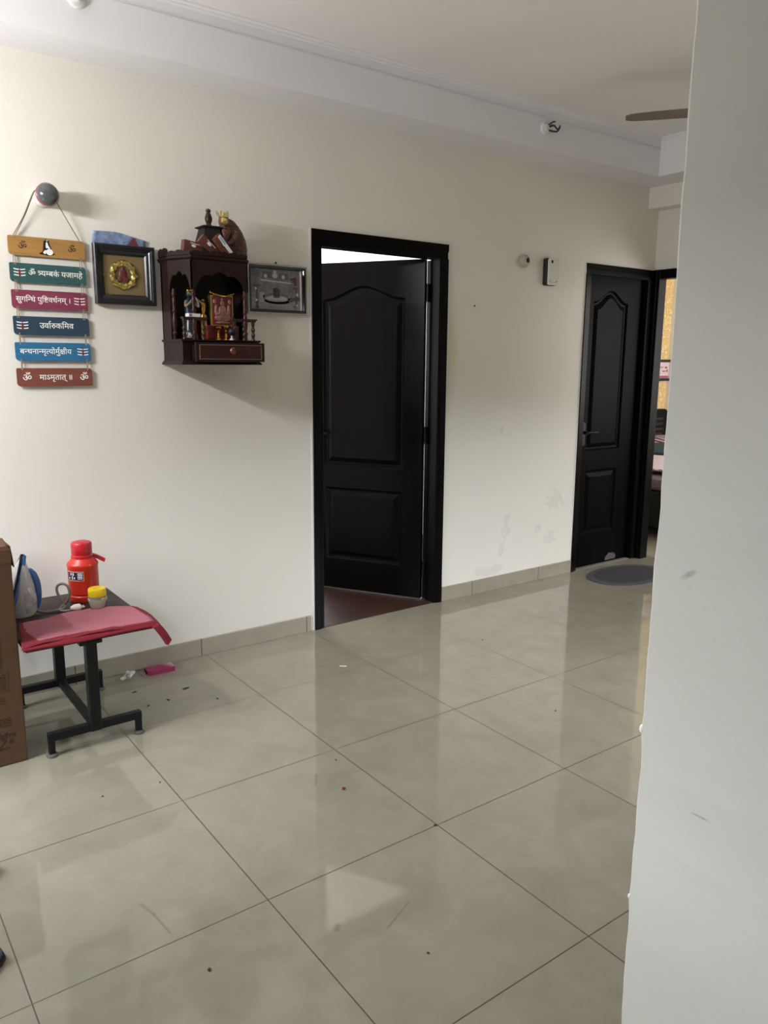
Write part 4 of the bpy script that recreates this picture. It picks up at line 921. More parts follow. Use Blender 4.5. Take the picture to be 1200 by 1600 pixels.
def card_material():
    m = bpy.data.materials.new('blue_printed_card')
    m.use_nodes = True
    t = m.node_tree
    p = t.nodes['Principled BSDF']
    g = t.nodes.new('ShaderNodeNewGeometry')
    s = t.nodes.new('ShaderNodeSeparateXYZ')
    t.links.new(g.outputs['Position'], s.inputs[0])
    n = t.nodes.new('ShaderNodeTexNoise')
    n.inputs['Scale'].default_value = 45
    n.inputs['Detail'].default_value = 4
    t.links.new(g.outputs['Position'], n.inputs['Vector'])
    r = t.nodes.new('ShaderNodeValToRGB')
    r.color_ramp.elements[0].position = .35
    r.color_ramp.elements[0].color = rgb(104, 124, 160)
    r.color_ramp.elements[1].position = .7
    r.color_ramp.elements[1].color = rgb(150, 168, 198)
    t.links.new(n.outputs['Fac'], r.inputs[0])
    dx = math_node(t, 'MULTIPLY', math_node(t, 'SUBTRACT', s.outputs['X'], .338), 1 / .024)
    dz = math_node(t, 'MULTIPLY', math_node(t, 'SUBTRACT', s.outputs['Z'], 1.918), 1 / .032)
    e = math_node(t, 'SUBTRACT', 1.15, math_node(t, 'ADD', math_node(t, 'MULTIPLY', dx, dx), math_node(t, 'MULTIPLY', dz, dz)))
    e = math_node(t, 'MULTIPLY', math_node(t, 'ADD', e, math_node(t, 'MULTIPLY', math_node(t, 'SUBTRACT', n.outputs['Fac'], .5), 3)), 3)
    e.node.use_clamp = True
    mx = t.nodes.new('ShaderNodeMix')
    mx.data_type = 'RGBA'
    t.links.new(e, mx.inputs['Factor'])
    t.links.new(r.outputs[0], mx.inputs['A'])
    mx.inputs['B'].default_value = rgb(112, 58, 62)
    t.links.new(mx.outputs['Result'], p.inputs['Base Color'])
    p.inputs['Roughness'].default_value = .35
    return m


ob = tag(cd.build('card', card_material(), smooth=True), 'curled blue printed card tucked behind the square black frame', 'card')
so = ob.modifiers.new('thickness', 'SOLIDIFY')
so.thickness = .0006

# ------------------------------------------------------------------ wall shrine
M_ROSE = wood_material('dark_rosewood', rgb(27, 14, 13), rgb(39, 20, 18), .42, (40, 40, 4), .12, spec=.25)
M_ROSE2 = wood_material('red_rosewood', rgb(46, 21, 17), rgb(64, 30, 24), .36, (40, 40, 4), .1, spec=.3)
M_INNER = mat('shrine_inside_dark', rgb(20, 12, 11), .6)
SX0, SX1, SD = .458, .816, .22
CXS = (SX0 + SX1) / 2
sh = thing('wall_shrine', (CXS, 0, 1.417), 'dark wooden wall shrine with columns, scalloped arches and a pulled out drawer', 'shrine')
b = MB()
b.box(SX0, SX1, -SD, 0, 1.434, 1.515)
b.loft([[(SX0 - .012, 0, 1.417), (SX0 - .012, -SD - .014, 1.417), (SX1 + .012, -SD - .014, 1.417), (SX1 + .012, 0, 1.417)],
        [(SX0 - .012, 0, 1.421), (SX0 - .012, -SD - .014, 1.421), (SX1 + .012, -SD - .014, 1.421), (SX1 + .012, 0, 1.421)],
        [(SX0, 0, 1.437), (SX0, -SD, 1.437), (SX1, -SD, 1.437), (SX1, 0, 1.437)]])
b.loft([[(SX0 - .002, 0, 1.513), (SX0 - .002, -SD - .004, 1.513), (SX1 + .002, -SD - .004, 1.513), (SX1 + .002, 0, 1.513)],
        [(SX0 - .008, 0, 1.519), (SX0 - .008, -SD - .012, 1.519), (SX1 + .008, -SD - .012, 1.519), (SX1 + .008, 0, 1.519)],
        [(SX0 - .008, 0, 1.525), (SX0 - .008, -SD - .012, 1.525), (SX1 + .008, -SD - .012, 1.525), (SX1 + .008, 0, 1.525)]])
b.build('base', M_ROSE, sh)
MB().box(SX0, SX1, -.012, 0, 1.525, 1.90).build('back_panel', M_INNER, sh)
for s in (-1, 1):
    x = SX0 if s < 0 else SX1
    MB().box(min(x, x - s * .012), max(x, x - s * .012), -.10, 0, 1.525, 1.87).build('side_panel', M_ROSE, sh)
# footprint of the upper part: straight sides, slanting corners, flat front
FP = [(SX0, 0), (SX0, -.10), (.511, -SD), (.764, -SD), (SX1, -.10), (SX1, 0)]


def grow(fp, d):
    return [(CXS + (x - CXS) * (1 + d / .179), y * (1 + d / .2)) for x, y in fp]


r = MB()
r.loft([[(x, y, z) for x, y in grow(FP, d)] for d, z in ((.0, 1.853), (.006, 1.858), (.012, 1.864), (.012, 1.870), (.004, 1.872), (.004, 1.878))])
r.build('roof', M_ROSE, sh)


def scalloped(a, b, y_up, z0, z1, n, th):
    """Upright board from a to b with a scalloped top edge."""
    a, b = Vector(a), Vector(b)
    d = b - a
    nn = Vector((-d.y, d.x)).normalized() * th
    pts = []
    N = n * 8
    for k in range(N + 1):
        s = k / N
        pts.append((s, z1 - .007 + .007 * abs(math.sin(PI * n * s)) ** .7 + .004 * math.sin(PI * s)))
    mb = MB()
    low = [(0, z0), (1, z0)]
    poly = low + pts[::-1]
    P = lambda s, o: (a.x + d.x * s + nn.x * o, a.y + d.y * s + nn.y * o)
    mb.loft([[(*P(s, 0), z) for s, z in poly], [(*P(s, 1), z) for s, z in poly]])
    return mb


G = grow(FP, .002)
for k in range(1, 4):
    scalloped(G[k], G[k + 1], 0, 1.876, 1.893 if k == 2 else 1.894, 6 if k == 2 else 3, -.006).build('crest', M_ROSE, sh)
scalloped(G[0], G[1], 0, 1.876, 1.908, 2, -.006).build('crest', M_ROSE, sh)


def arch_board(a, b, z0, z1, th, rise, lobes):
    """Board with a lobed arch cut out of its lower edge, from a to b."""
    a, b = Vector(a), Vector(b)
    d = b - a
    nn = Vector((-d.y, d.x)).normalized() * th
    N = 60
    cut = []
    for k in range(N + 1):
        s = k / N
        m = abs(2 * s - 1)
        env = max(0, 1 - m ** 2.2) ** .55
        z = z0 + rise * (env * .80 + .20 * env * abs(math.cos(PI * lobes * (s - .5))))
        cut.append((.05 + .9 * s, z))
    poly = [(0, z0)] + cut + [(1, z0), (1, z1), (0, z1)]
    P = lambda s, o: (a.x + d.x * s + nn.x * o, a.y + d.y * s + nn.y * o)
    mb = MB()
    # strips, so that the concave outline fills cleanly
    v = lambda s, z, o: mb.bm.verts.new((*P(s, o), z))
    up = [(0, z1)] + [(s, z1) for s, _ in cut] + [(1, z1)]
    lo = [(0, z0)] + cut + [(1, z0)]
    for o in (0, 1):
        A = [v(s, z, o) for s, z in lo]
        B = [v(s, z, o) for s, z in up]
        for i in range(len(A) - 1):
            mb.bm.faces.new((A[i], A[i + 1], B[i + 1], B[i]))
        if o == 0:
            A0 = A
    for i in range(len(A) - 1):
        mb.bm.faces.new((A0[i], A0[i + 1], A[i + 1], A[i]))
    return mb


arch_board(FP[2], FP[3], 1.735, 1.856, -.008, .075, 3).build('arch', M_ROSE, sh)
arch_board(FP[1], FP[2], 1.735, 1.856, -.008, .075, 3).build('arch', M_ROSE, sh)
arch_board(FP[3], FP[4], 1.735, 1.856, -.008, .075, 3).build('arch', M_ROSE, sh)
TURN = [(.0085, 0), (.0085, .02), (.011, .024), (.011, .032), (.0065, .038), (.010, .055), (.0115, .075), (.0085, .105), (.0065, .112), (.0095, .118), (.0095, .126), (.0065, .132),
        (.0085, .15), (.0085, .175), (.006, .182), (.010, .188), (.010, .196), (.007, .202), (.007, .215)]
for (x, y) in ((.517, -SD + .006), (.758, -SD + .006), (SX0 + .012, -.112), (SX1 - .012, -.112)):
    MB().lathe([(r_, h) for r_, h in TURN], (x, y, 1.525), seg=16).build('column', M_ROSE2, sh, smooth=True)
# small railings on the ledge
M_RAIL = wood_material('railing_rosewood', rgb(40, 20, 17), rgb(56, 29, 25), .34, (40, 40, 4), .1)
for x0, x1, xs in ((.462, .575, (.472, .515, .560)), (.690, .812, (.706, .752, .798))):
    MB().box(x0, x1, -SD - .006, -SD + .024, 1.612, 1.618).box(x0 + .004, x1 - .004, -SD, -SD + .018, 1.605, 1.612).build('railing', M_RAIL, sh)
    for x in xs:
        MB().lathe([(.008, 0), (.008, .006), (.005, .010), (.0085, .020), (.0085, .026), (.005, .034), (.0085, .044), (.0085, .050), (.005, .058), (.0075, .066), (.0075, .081)],
                   (x, -SD + .009, 1.525), seg=14).build('baluster', M_RAIL, sh, smooth=True)
# drawer
dr = MB()
dr.box(.487, .811, -.292, -.276, 1.430, 1.512)
for x in (.500, .788):
    dr.box(x, x + .010, -.278, -.05, 1.436, 1.500)
dr.box(.500, .798, -.278, -.05, 1.436, 1.440)
d_ob = dr.build('drawer', M_ROSE, sh, bevel=.0012)
frame_profile(.502, .796, 1.440, 1.503, 0, [(0, -.2915), (.0, -.2945), (.003, -.2945), (.003, -.2915)], MB()).build('inlay', mat('pale_inlay', rgb(128, 92, 72), .4), d_ob)
MB().box(.506, .792, -.2935, -.2915, 1.444, 1.499).build('front_panel', M_ROSE2, d_ob, bevel=.001)
kb = MB().lathe([(.006, 0), (.006, .008), (.014, .012), (.015, .018), (.011, .023), (.002, .025)], (.650, -.2930, 1.477), (0, -1, 0), 20)
kb.build('knob', mat('rose_knob', rgb(100, 42, 34), .3), d_ob, smooth=True)
# roof turret
t = MB()
t.loft([[(CXS - a, -.128 - a, z), (CXS + a, -.128 - a, z), (CXS + a, -.128 + a, z), (CXS - a, -.128 + a, z)] for a, z in ((.066, 1.878), (.058, 1.90), (.036, 1.99), (.034, 2.002))])
t.loft([[(CXS - a, -.128 - a, z), (CXS + a, -.128 - a, z), (CXS + a, -.128 + a, z), (CXS - a, -.128 + a, z)] for a, z in ((.036, 2.000), (.046, 2.004), (.046, 2.008), (.03, 2.012))])
t.build('turret', M_INNER, sh)
MB().lathe([(.012, 0), (.014, .006), (.010, .012), (.014, .022), (.0165, .034), (.012, .050), (.008, .058), (.011, .064), (.011, .070), (.004, .075)], (CXS, -.128, 2.010), seg=20).build('finial', M_ROSE2, sh, smooth=True)

# ------------------------------------------------------------------ things on the shrine
def obox(c, size, rot, bm_mb=None):
    mb = bm_mb or MB()
    sx, sy, sz = (s / 2 for s in size)
    m = Matrix.Translation(c) @ rot.to_4x4()
    t = MB().box(-sx, sx, -sy, sy, -sz, sz)
    t.transform(m)
    me = bpy.data.meshes.new('t')
    t.bm.to_mesh(me)
    t.bm.free()
    mb.bm.from_mesh(me)
    bpy.data.meshes.remove(me)
    return mb


def rot(rx=0, ry=0, rz=0):
    return Matrix.Rotation(math.radians(rz), 3, 'Z') @ Matrix.Rotation(math.radians(ry), 3, 'Y') @ Matrix.Rotation(math.radians(rx), 3, 'X')


def ellipse_rings(rows, n=28):
    return [[(cx + rx * math.cos(2 * PI * k / n), cy + ry * math.sin(2 * PI * k / n), z) for k in range(n)] for cx, cy, z, rx, ry in rows]


def brocade():
    m = bpy.data.materials.new('red_brocade')
    m.use_nodes = True
    t = m.node_tree
    p = t.nodes['Principled BSDF']
    tc = t.nodes.new('ShaderNodeTexCoord')
    wv = t.nodes.new('ShaderNodeTexWave')
    wv.wave_type = 'RINGS'
    wv.inputs['Scale'].default_value = 26
    wv.inputs['Distortion'].default_value = 9
    wv.inputs['Detail'].default_value = 3
    wv.inputs['Detail Scale'].default_value = 2.5
    t.links.new(tc.outputs['Object'], wv.inputs['Vector'])
    r = t.nodes.new('ShaderNodeValToRGB')
    r.color_ramp.elements[0].position = .45
    r.color_ramp.elements[0].color = rgb(56, 26, 20)
    r.color_ramp.elements[1].position = .8
    r.color_ramp.elements[1].color = rgb(106, 62, 44)
    t.links.new(wv.outputs['Fac'], r.inputs[0])
    t.links.new(r.outputs[0], p.inputs['Base Color'])
    p.inputs['Roughness'].default_value = .45
    b = t.nodes.new('ShaderNodeBump')
    b.inputs['Strength'].default_value = .5
    b.inputs['Distance'].default_value = .002
    t.links.new(wv.outputs['Fac'], b.inputs['Height'])
    t.links.new(b.outputs[0], p.inputs['Normal'])
    return m


ROOF = 1.879
idol = thing('robed_idol', (.745, -.115, ROOF), 'crowned idol in a red brown brocade robe on top of the shrine', 'idol')
M_BROC = brocade()
M_SKIN = mat('terracotta_skin', rgb(120, 72, 48), .4)
b = MB()
rows = [(.742, -.115, ROOF, .070, .060), (.744, -.115, 1.895, .074, .066), (.748, -.115, 1.93, .072, .064), (.750, -.114, 1.965, .064, .058), (.748, -.112, 2.0, .052, .048), (.744, -.110, 2.025, .040, .038),
        (.741, -.108, 2.045, .026, .026), (.738, -.107, 2.056, .010, .010)]
b.loft(ellipse_rings(rows))
b.build('robe', M_BROC, idol, smooth=True)
MB().loft(ellipse_rings([(.716, -.140, 1.90, .034, .034), (.712, -.140, 1.95, .032, .034), (.706, -.142, 2.0, .028, .030), (.702, -.144, 2.02, .020, .022)], 20)).build('shawl', M_BROC, idol, smooth=True)
hdm = MB().ball((.700, -.146, 2.036), .024, .024, .027)
hdm.ball((.686, -.166, 2.031), .006, .007, .007).ball((.722, -.136, 2.036), .004, .007, .009)
hdm.build('head', M_SKIN, idol, smooth=True)
MB().lathe([(.011, 0), (.0165, .004), (.013, .010), (.005, .012)], (.691, -.170, 2.032), (-.35, -.9, .1), 18).build('gold_ornament', M_GOLD2, idol, smooth=True)
cr = MB()
base = Vector((.700, -.144, 2.052))
n = 24
ring0 = [(base.x + .023 * math.cos(2 * PI * k / n), base.y + .023 * math.sin(2 * PI * k / n), base.z) for k in range(n)]
ring1 = [(base.x - .004 + .028 * math.cos(2 * PI * k / n), base.y + .028 * math.sin(2 * PI * k / n), base.z + (.028 if k % 4 == 0 else .016 if k % 2 == 0 else .020)) for k in range(n)]
ring2 = [(base.x + .020 * math.cos(2 * PI * k / n), base.y + .020 * math.sin(2 * PI * k / n), base.z + .004) for k in range(n)]
cr.loft([ring0, ring1, ring2])
cr.build('crown', mat('pale_gold', rgb(226, 208, 150), .25, metal=.8), idol)
for s in (-1, 1):
    MB().tube(spline([(.735 - .02 * s, -.165, 1.99), (.705 - .02 * s, -.182, 1.955), (.690, -.184 + .004 * s, 1.93)], 6), .012, 10).build('arm', M_BROC, idol, smooth=True)

M_CARDB = mat('brown_incense_card', rgb(96, 54, 40), .4, noise=.15, nscale=40)
M_LABW = mat('white_print', rgb(226, 226, 226), .4)
M_LABB = mat('pale_blue_print', rgb(160, 176, 196), .4)
for (c, ry, rz, sz, lab, side) in (((.550, -.152, 1.912), 9, 4, (.098, .030, .046), 'brown incense box lying leftmost on the shrine roof', 0),
                                   ((.609, -.176, 1.922), 40, 3, (.094, .024, .040), 'brown incense box leaning in the middle of the shrine roof pile', 0),
                                   ((.664, -.203, 1.924), 47, 8, (.098, .024, .036), 'incense box with a white printed side leaning towards the idol', 1)):
    R = rot(0, ry, rz)
    bx = obox(c, sz, R).build('incense_box', M_CARDB)
    tag(bx, lab, 'incense box', 'incense boxes on the shrine roof')
    cv = Vector(c)
    # white oval mark and line on the front, printed band on the upper side
    pts = [(sz[0] * -.05 + .011 * math.cos(2 * PI * k / 20), sz[2] * .12 + .006 * math.sin(2 * PI * k / 20)) for k in range(20)]
    ln = [(sz[0] * -.22, sz[2] * .30), (sz[0] * .30, sz[2] * .30), (sz[0] * .30, sz[2] * .36), (sz[0] * -.22, sz[2] * .36)]
    q = MB().prism(pts, 'y', -sz[1] / 2 - .0006, -sz[1] / 2).prism(ln, 'y', -sz[1] / 2 - .0006, -sz[1] / 2)
    q.transform(Matrix.Translation(cv) @ R.to_4x4())
    q.build('printed_mark', M_LABW, bx)
    if side:
        q = MB().box(-sz[0] / 2 + .004, sz[0] / 2 - .002, -sz[1] / 2 - .0010, -sz[1] / 2, sz[2] * .02, sz[2] / 2 - .001)
        q.transform(Matrix.Translation(cv) @ R.to_4x4())
        q.build('white_side', M_LABW, bx)
        q = MB().box(-sz[0] / 2 + .010, 0, -sz[1] / 2 - .0014, -sz[1] / 2, sz[2] * .10, sz[2] * .40)
        q.transform(Matrix.Translation(cv) @ R.to_4x4())
        q.build('blue_print', M_LABB, bx)

# inside the shrine
LEDGE = 1.525
M_DKBLUE = mat('dark_blue_glaze', rgb(36, 42, 54), .3, noise=.3, nscale=50)
M_BRASS = mat('polished_brass', rgb(206, 160, 76), .22, metal=1.0)
M_REDC = mat('red_satin', rgb(112, 26, 30), .45, noise=.25, nscale=60)
fl = thing('flute_player_figurine', (.540, -.115, LEDGE), 'small dark standing figurine with raised pale arms inside the shrine on the left', 'figurine')
b = MB()
b.loft(ellipse_rings([(.540, -.115, LEDGE, .034, .030), (.540, -.115, 1.54, .034, .030), (.541, -.115, 1.56, .026, .022), (.542, -.115, 1.62, .024, .020), (.538, -.115, 1.66, .020, .016), (.538, -.115, 1.69, .024, .016), (.540, -.115, 1.705, .010, .010)], 20))
b.build('body', M_DKBLUE, fl, smooth=True)
MB().ball((.539, -.118, 1.722), .015, .015, .018).build('head', M_DKBLUE, fl, smooth=True)
MB().lathe([(.016, 0), (.018, .006), (.010, .018), (.003, .026)], (.539, -.116, 1.732), seg=16).build('crown', M_BRASS, fl, smooth=True)
for pth in ([(.522, -.120, 1.69), (.512, -.140, 1.668), (.535, -.150, 1.690), (.545, -.145, 1.708)], [(.556, -.120, 1.69), (.572, -.138, 1.668), (.562, -.150, 1.694), (.550, -.147, 1.708)]):
    MB().tube(spline(pth, 6), .0062, 10, .0045).build('arm', mat('pale_ivory', rgb(128, 112, 94), .4), fl, smooth=True)
MB().tube([(.515, -.152, 1.730), (.590, -.150, 1.678)], .0036, 8).build('flute', mat('pale_ivory', rgb(128, 112, 94), .4), fl)
pl = tag(MB().box(.600, .750, -.165, -.035, LEDGE, 1.588).build('platform', M_REDC, bevel=.004), 'red cloth covered platform inside the shrine', 'platform')


gp = thing('deity_picture', (.680, -.125, 1.588), 'gold edged picture block with a red and silver relief standing in the shrine', 'picture')
MB().box(.628, .736, -.140, -.110, 1.588, 1.722).build('block', M_GOLD2, gp, bevel=.002)
MB().box(.634, .732, -.1425, -.140, 1.594, 1.716).build('print', mat('deep_red_print', rgb(116, 40, 36), .45), gp)
rl = MB()
rl.ball((.683, -.1430, 1.622), .040, .004, .016).ball((.683, -.1435, 1.652), .020, .005, .026).ball((.683, -.1440, 1.686), .0105, .005, .012)
for sx in (-1, 1):
    rl.ball((.683 + sx * .030, -.1430, 1.655), .008, .004, .026).ball((.683 + sx * .036, -.1430, 1.694), .009, .004, .010).ball((.683 + sx * .022, -.1430, 1.640), .012, .005, .009)
rl.ball((.683, -.1430, 1.704), .006, .004, .008).ball((.683, -.1430, 1.602), .036, .004, .006)
rl.build('relief', mat('silver_pink_relief', rgb(158, 118, 106), .4, metal=.2, noise=.35, nscale=90, bump=1.0, bscale=150), gp, smooth=True)
gar = MB()
gar.tube(spline([(.618, -.150, 1.735), (.65, -.156, 1.722), (.69, -.158, 1.718), (.735, -.152, 1.730)], 8), .004, 8)
for k in range(9):
    gar.ball((.622 + .0135 * k, -.157, 1.719 + .0006 * (k - 4) ** 2), .004, seg=10, rings=8)
tag(gar.build('bead_garland', M_BRASS, smooth=True), 'string of golden beads above the relief picture', 'garland')
si = MB()
si.lathe([(.013, 0), (.013, .006), (.007, .010), (.011, .03), (.012, .05), (.006, .06)], (.598, -.125, LEDGE + .105), seg=16).ball((.598, -.125, LEDGE + .172), .008)
si.lathe([(.016, 0), (.016, .105)], (.598, -.125, LEDGE), seg=16)
tag(si.build('brass_figurine', M_BRASS, smooth=True), 'tiny brass figurine on a tall round stand left of the relief picture', 'figurine')
for (x, y, h, lab) in ((.640, -.186, .056, 'slim brass oil lamp leftmost in front of the red platform'), (.672, -.196, .060, 'brass oil lamp with a dish in front of the platform centre'),
                       (.708, -.190, .060, 'brass oil lamp rightmost in front of the red platform')):
    l = MB().lathe([(.016, 0), (.014, .004), (.006, .010), (.005, h * .55), (.008, h * .62), (.005, h * .70), (.015, h * .88), (.016, h), (.013, h - .003), (.002, h - .008)], (x, y, LEDGE), seg=20)
    tag(l.build('oil_lamp', M_BRASS, smooth=True), lab, 'oil lamp', 'brass lamps in the shrine')
ib = thing('incense_burner', (.690, -.214, LEDGE), 'round black incense burner on a white foot at the front of the shrine', 'incense burner')
MB().lathe([(.010, 0), (.009, .004), (.003, .008), (.003, .024)], (.690, -.214, LEDGE), seg=14).build('foot', mat('white_china', rgb(220, 220, 216), .25), ib, smooth=True)
MB().ball((.690, -.214, LEDGE + .036), .017, .017, .017).build('bowl', mat('black_iron', rgb(18, 18, 18), .5), ib, smooth=True)
sp = MB().lathe([(.012, 0), (.018, .006), (.019, .016), (.013, .024), (.012, .028), (.016, .032), (.009, .034), (.004, .036)], (.497, -.199, LEDGE), seg=22)
tag(sp.build('silver_pot', mat('crumpled_silver', rgb(206, 208, 210), .25, metal=.9, bump=1.0, bscale=120), smooth=True), 'small shiny silver pot behind the left railing of the shrine', 'pot')
mbx = thing('matchbox', (.520, -.215, 1.618), 'white matchbox lying on the left railing of the shrine', 'matchbox')
obox((.512, -.214, 1.6255), (.056, .030, .014), rot(0, 0, 6)).build('sleeve', M_LABW, mbx, bevel=.0006)
q = MB().box(-.026, -.012, -.0155, -.0150, -.005, .005)
q.transform(Matrix.Translation((.512, -.214, 1.6255)) @ rot(0, 0, 6).to_4x4())
q.build('print', mat('grey_print', rgb(120, 124, 132), .5), mbx)

# ------------------------------------------------------------------ temple picture right of the shrine
tp = thing('picture_frame', (1.031, -.006, 1.657), 'wide black and silver frame with a grey temple picture between shrine and door', 'picture frame')
TX0, TX1, TZ0, TZ1 = .872, 1.197, 1.658, 1.890
M_SILV = mat('ornate_silver', rgb(176, 174, 168), .3, metal=.7, noise=.5, nscale=180, bump=1.0, bscale=220)
frame_profile(TX0, TX1, TZ0, TZ1, 0, [(.001, -.003), (0, -.006), (0, -.020), (.002, -.022), (.007, -.022), (.008, -.020)], MB()).build('outer_edge', M_SILV, tp)
frame_profile(TX0, TX1, TZ0, TZ1, 0, [(.0075, -.006), (.0075, -.021), (.010, -.023), (.018, -.020), (.0215, -.016), (.0215, -.008)], MB()).build('moulding', M_BLACKF, tp)
MB().lathe([(.004, -.002), (.004, .002)], (1.03, -.010, TZ1 + .009), (0, 1, 0), 16).tube([(1.024, -.010, TZ1 - .002), (1.027, -.010, TZ1 + .006)], .0012, 6).tube([(1.036, -.010, TZ1 - .002), (1.033, -.010, TZ1 + .006)], .0012, 6).build('hanger', M_STEEL, tp)
px0, px1, pz0, pz1 = TX0 + .0215, TX1 - .0215, TZ0 + .0215, TZ1 - .0215
pw, ph = px1 - px0, pz1 - pz0
prt = MB().box(px0, px1, -.0105, -.008, pz0, pz1).build('print', mat('grey_temple_wall_print', rgb(118, 116, 118), .3, noise=.3, nscale=40), tp)


def flat(name, polys, m, lvl):
    for pts in polys:
        MB().prism([(px0 + u * pw, pz0 + v * ph) for u, v in pts], 'y', -.0106 - .0002 * lvl, -.0104).build(name, m, prt)


def ell(cu, cv, ru, rv, n=32, a0=0, a1=2 * PI):
    return [(cu + ru * math.cos(a0 + (a1 - a0) * k / (n - 1 if a1 - a0 < 6.28 else n)), cv + rv * math.sin(a0 + (a1 - a0) * k / (n - 1 if a1 - a0 < 6.28 else n))) for k in range(n)]


g = lambda v, n='grey_print_%d': mat(n % v, rgb(min(255, v * 1.25), v * 1.22, v * 1.24), .3)
flat('printed_scene', [[(0, 0), (.95, 0), (.95, .24), (0, .30)]], g(112), 1)
flat('printed_scene', [[(.18, .70), (.78, .66), (.78, .69), (.18, .74)]], g(150), 1)
flat('printed_scene', [[(.02, .80), (.16, .80), (.16, .95), (.02, .95)], [(.22, .78), (.40, .77), (.40, .93), (.22, .94)], [(.54, .76), (.72, .74), (.72, .90), (.54, .92)]], g(74), 1)
flat('printed_scene', [ell(.46, .84, .05, .06), ell(.46, .93, .03, .04), ell(.28, .82, .03, .05), ell(.62, .82, .03, .05)], g(148), 2)
flat('printed_scene', [ell(.50, .27, .30, .13)], g(56), 1)
flat('printed_scene', [[(.70, .30), (.95, .34), (.95, .26), (.72, .20)]], g(66), 2)
flat('printed_scene', [ell(.49, .31, .27, .115)], g(118), 2)
flat('printed_scene', [ell(.49, .335, .235, .088)], g(82), 3)
flat('printed_scene', [ell(.49, .29, .20, .055), ], g(140), 4)
flat('printed_scene', [[(.425, .30), (.545, .30), (.545, .50)] + ell(.485, .50, .06, .045, 12, 0, PI) + [(.425, .50)]], g(52), 5)
flat('printed_scene', [ell(.10, .58, .085, .03), [(.09, .20), (.13, .20), (.12, .56), (.10, .56)], ell(.11, .16, .03, .05), [(.07, .02), (.15, .02), (.12, .14), (.10, .14)]], g(62), 3)
flat('printed_scene', [[(.17, .18), (.25, .18), (.26, .42), (.16, .42)]], g(128), 2)
flat('printed_scene', [ell(.86, .56, .06, .03), [(.86, .12), (.895, .12), (.89, .54), (.865, .54)], [(.80, .10), (.86, .02), (.88, .04), (.82, .12)], ell(.875, .12, .03, .04)], g(64), 3)
flat('printed_scene', [ell(.89, .40, .02, .04), ell(.885, .13, .016, .03), ell(.10, .22, .02, .03), ell(.09, .50, .016, .03)], g(168), 4)
flat('red_flower_print', [ell(.84, .76, .05, .07), ell(.78, .78, .03, .03), ell(.86, .66, .03, .05)], mat('faded_red_print', rgb(104, 58, 60), .4), 2)
flat('red_text_line', [[(.32, .075), (.66, .07), (.66, .085), (.32, .09)], [(.36, .045), (.64, .04), (.64, .052), (.36, .057)]], mat('faint_red_print', rgb(150, 92, 88), .4), 3)
flat('white_margin', [[(.955, 0), (.985, 0), (.975, 1), (.945, 1)]], mat('white_paper', rgb(236, 236, 232), .4), 4)

# ------------------------------------------------------------------ small fittings on the wall and the beam
cb = thing('junction_box', (2.722, 0, 2.002), 'small round white junction box left of the door chime', 'junction box')
MB().lathe([(.030, 0), (.036, .004), (.037, .018), (.034, .030), (.024, .038), (.010, .041)], (2.722, 0, 2.036), (0, -1, 0), 28).build('shell', mat('ivory_plastic', rgb(172, 166, 154), .4), cb, smooth=True)
MB().lathe([(.015, .0), (.014, .006), (.010, .008)], (2.727, -.036, 2.038), (.25, -1, .05), 20).build('dark_hole', mat('hole_black', rgb(22, 18, 16), .8), cb)
MB().box(2.704, 2.714, -.0375, -.034, 2.034, 2.037).build('screw_slot', mat('slot_grey', rgb(70, 66, 62), .6), cb)
bl = thing('door_chime', (2.967, 0, 1.905), 'white door chime with a dark back plate left of the far door', 'door chime')
MB().prism(rounded(2.904, 2.996, 1.906, 2.068, .012), 'y', -.028, 0).build('back_plate', mat('chime_black', rgb(26, 26, 26), .5), bl, bevel=.002)
MB().prism(rounded(2.914, 3.008, 1.908, 2.066, .012), 'y', -.040, -.028).build('cover', mat('chime_white', rgb(214, 210, 200), .35), bl, bevel=.003)
MB().prism(ell(2.942, 2.047, .009, .010, 20), 'y', -.0406, -.039).build('speaker_hole', mat('hole_black', rgb(22, 18, 16), .8), bl)
q = MB()
for x, z, a, h in ((2.926, 1.933, .006, .006), (2.934, 1.926, .010, .003), (2.948, 1.924, .010, .002), (2.962, 1.924, .008, .002), (2.975, 1.926, .006, .004), (2.984, 1.930, .006, .009), (2.985, 1.944, .003, .003)):
    q.box(x - a / 2, x + a / 2, -.0405, -.039, z - h / 2, z + h / 2)
q.build('printed_mark', mat('faded_ink', rgb(86, 82, 76), .6), bl)
MB().lathe([(.004, 0), (.003, .003)], (2.338, 0, 1.757), (0, -1, 0), 10).build
nl = MB().lathe([(.003, 0), (.005, .004), (.004, .006)], (2.338, 0, 1.757), (0, -1, 0), 12)
tag(nl.build('wall_nail', M_STEEL), 'small dark nail in the wall right of the open door', 'nail')

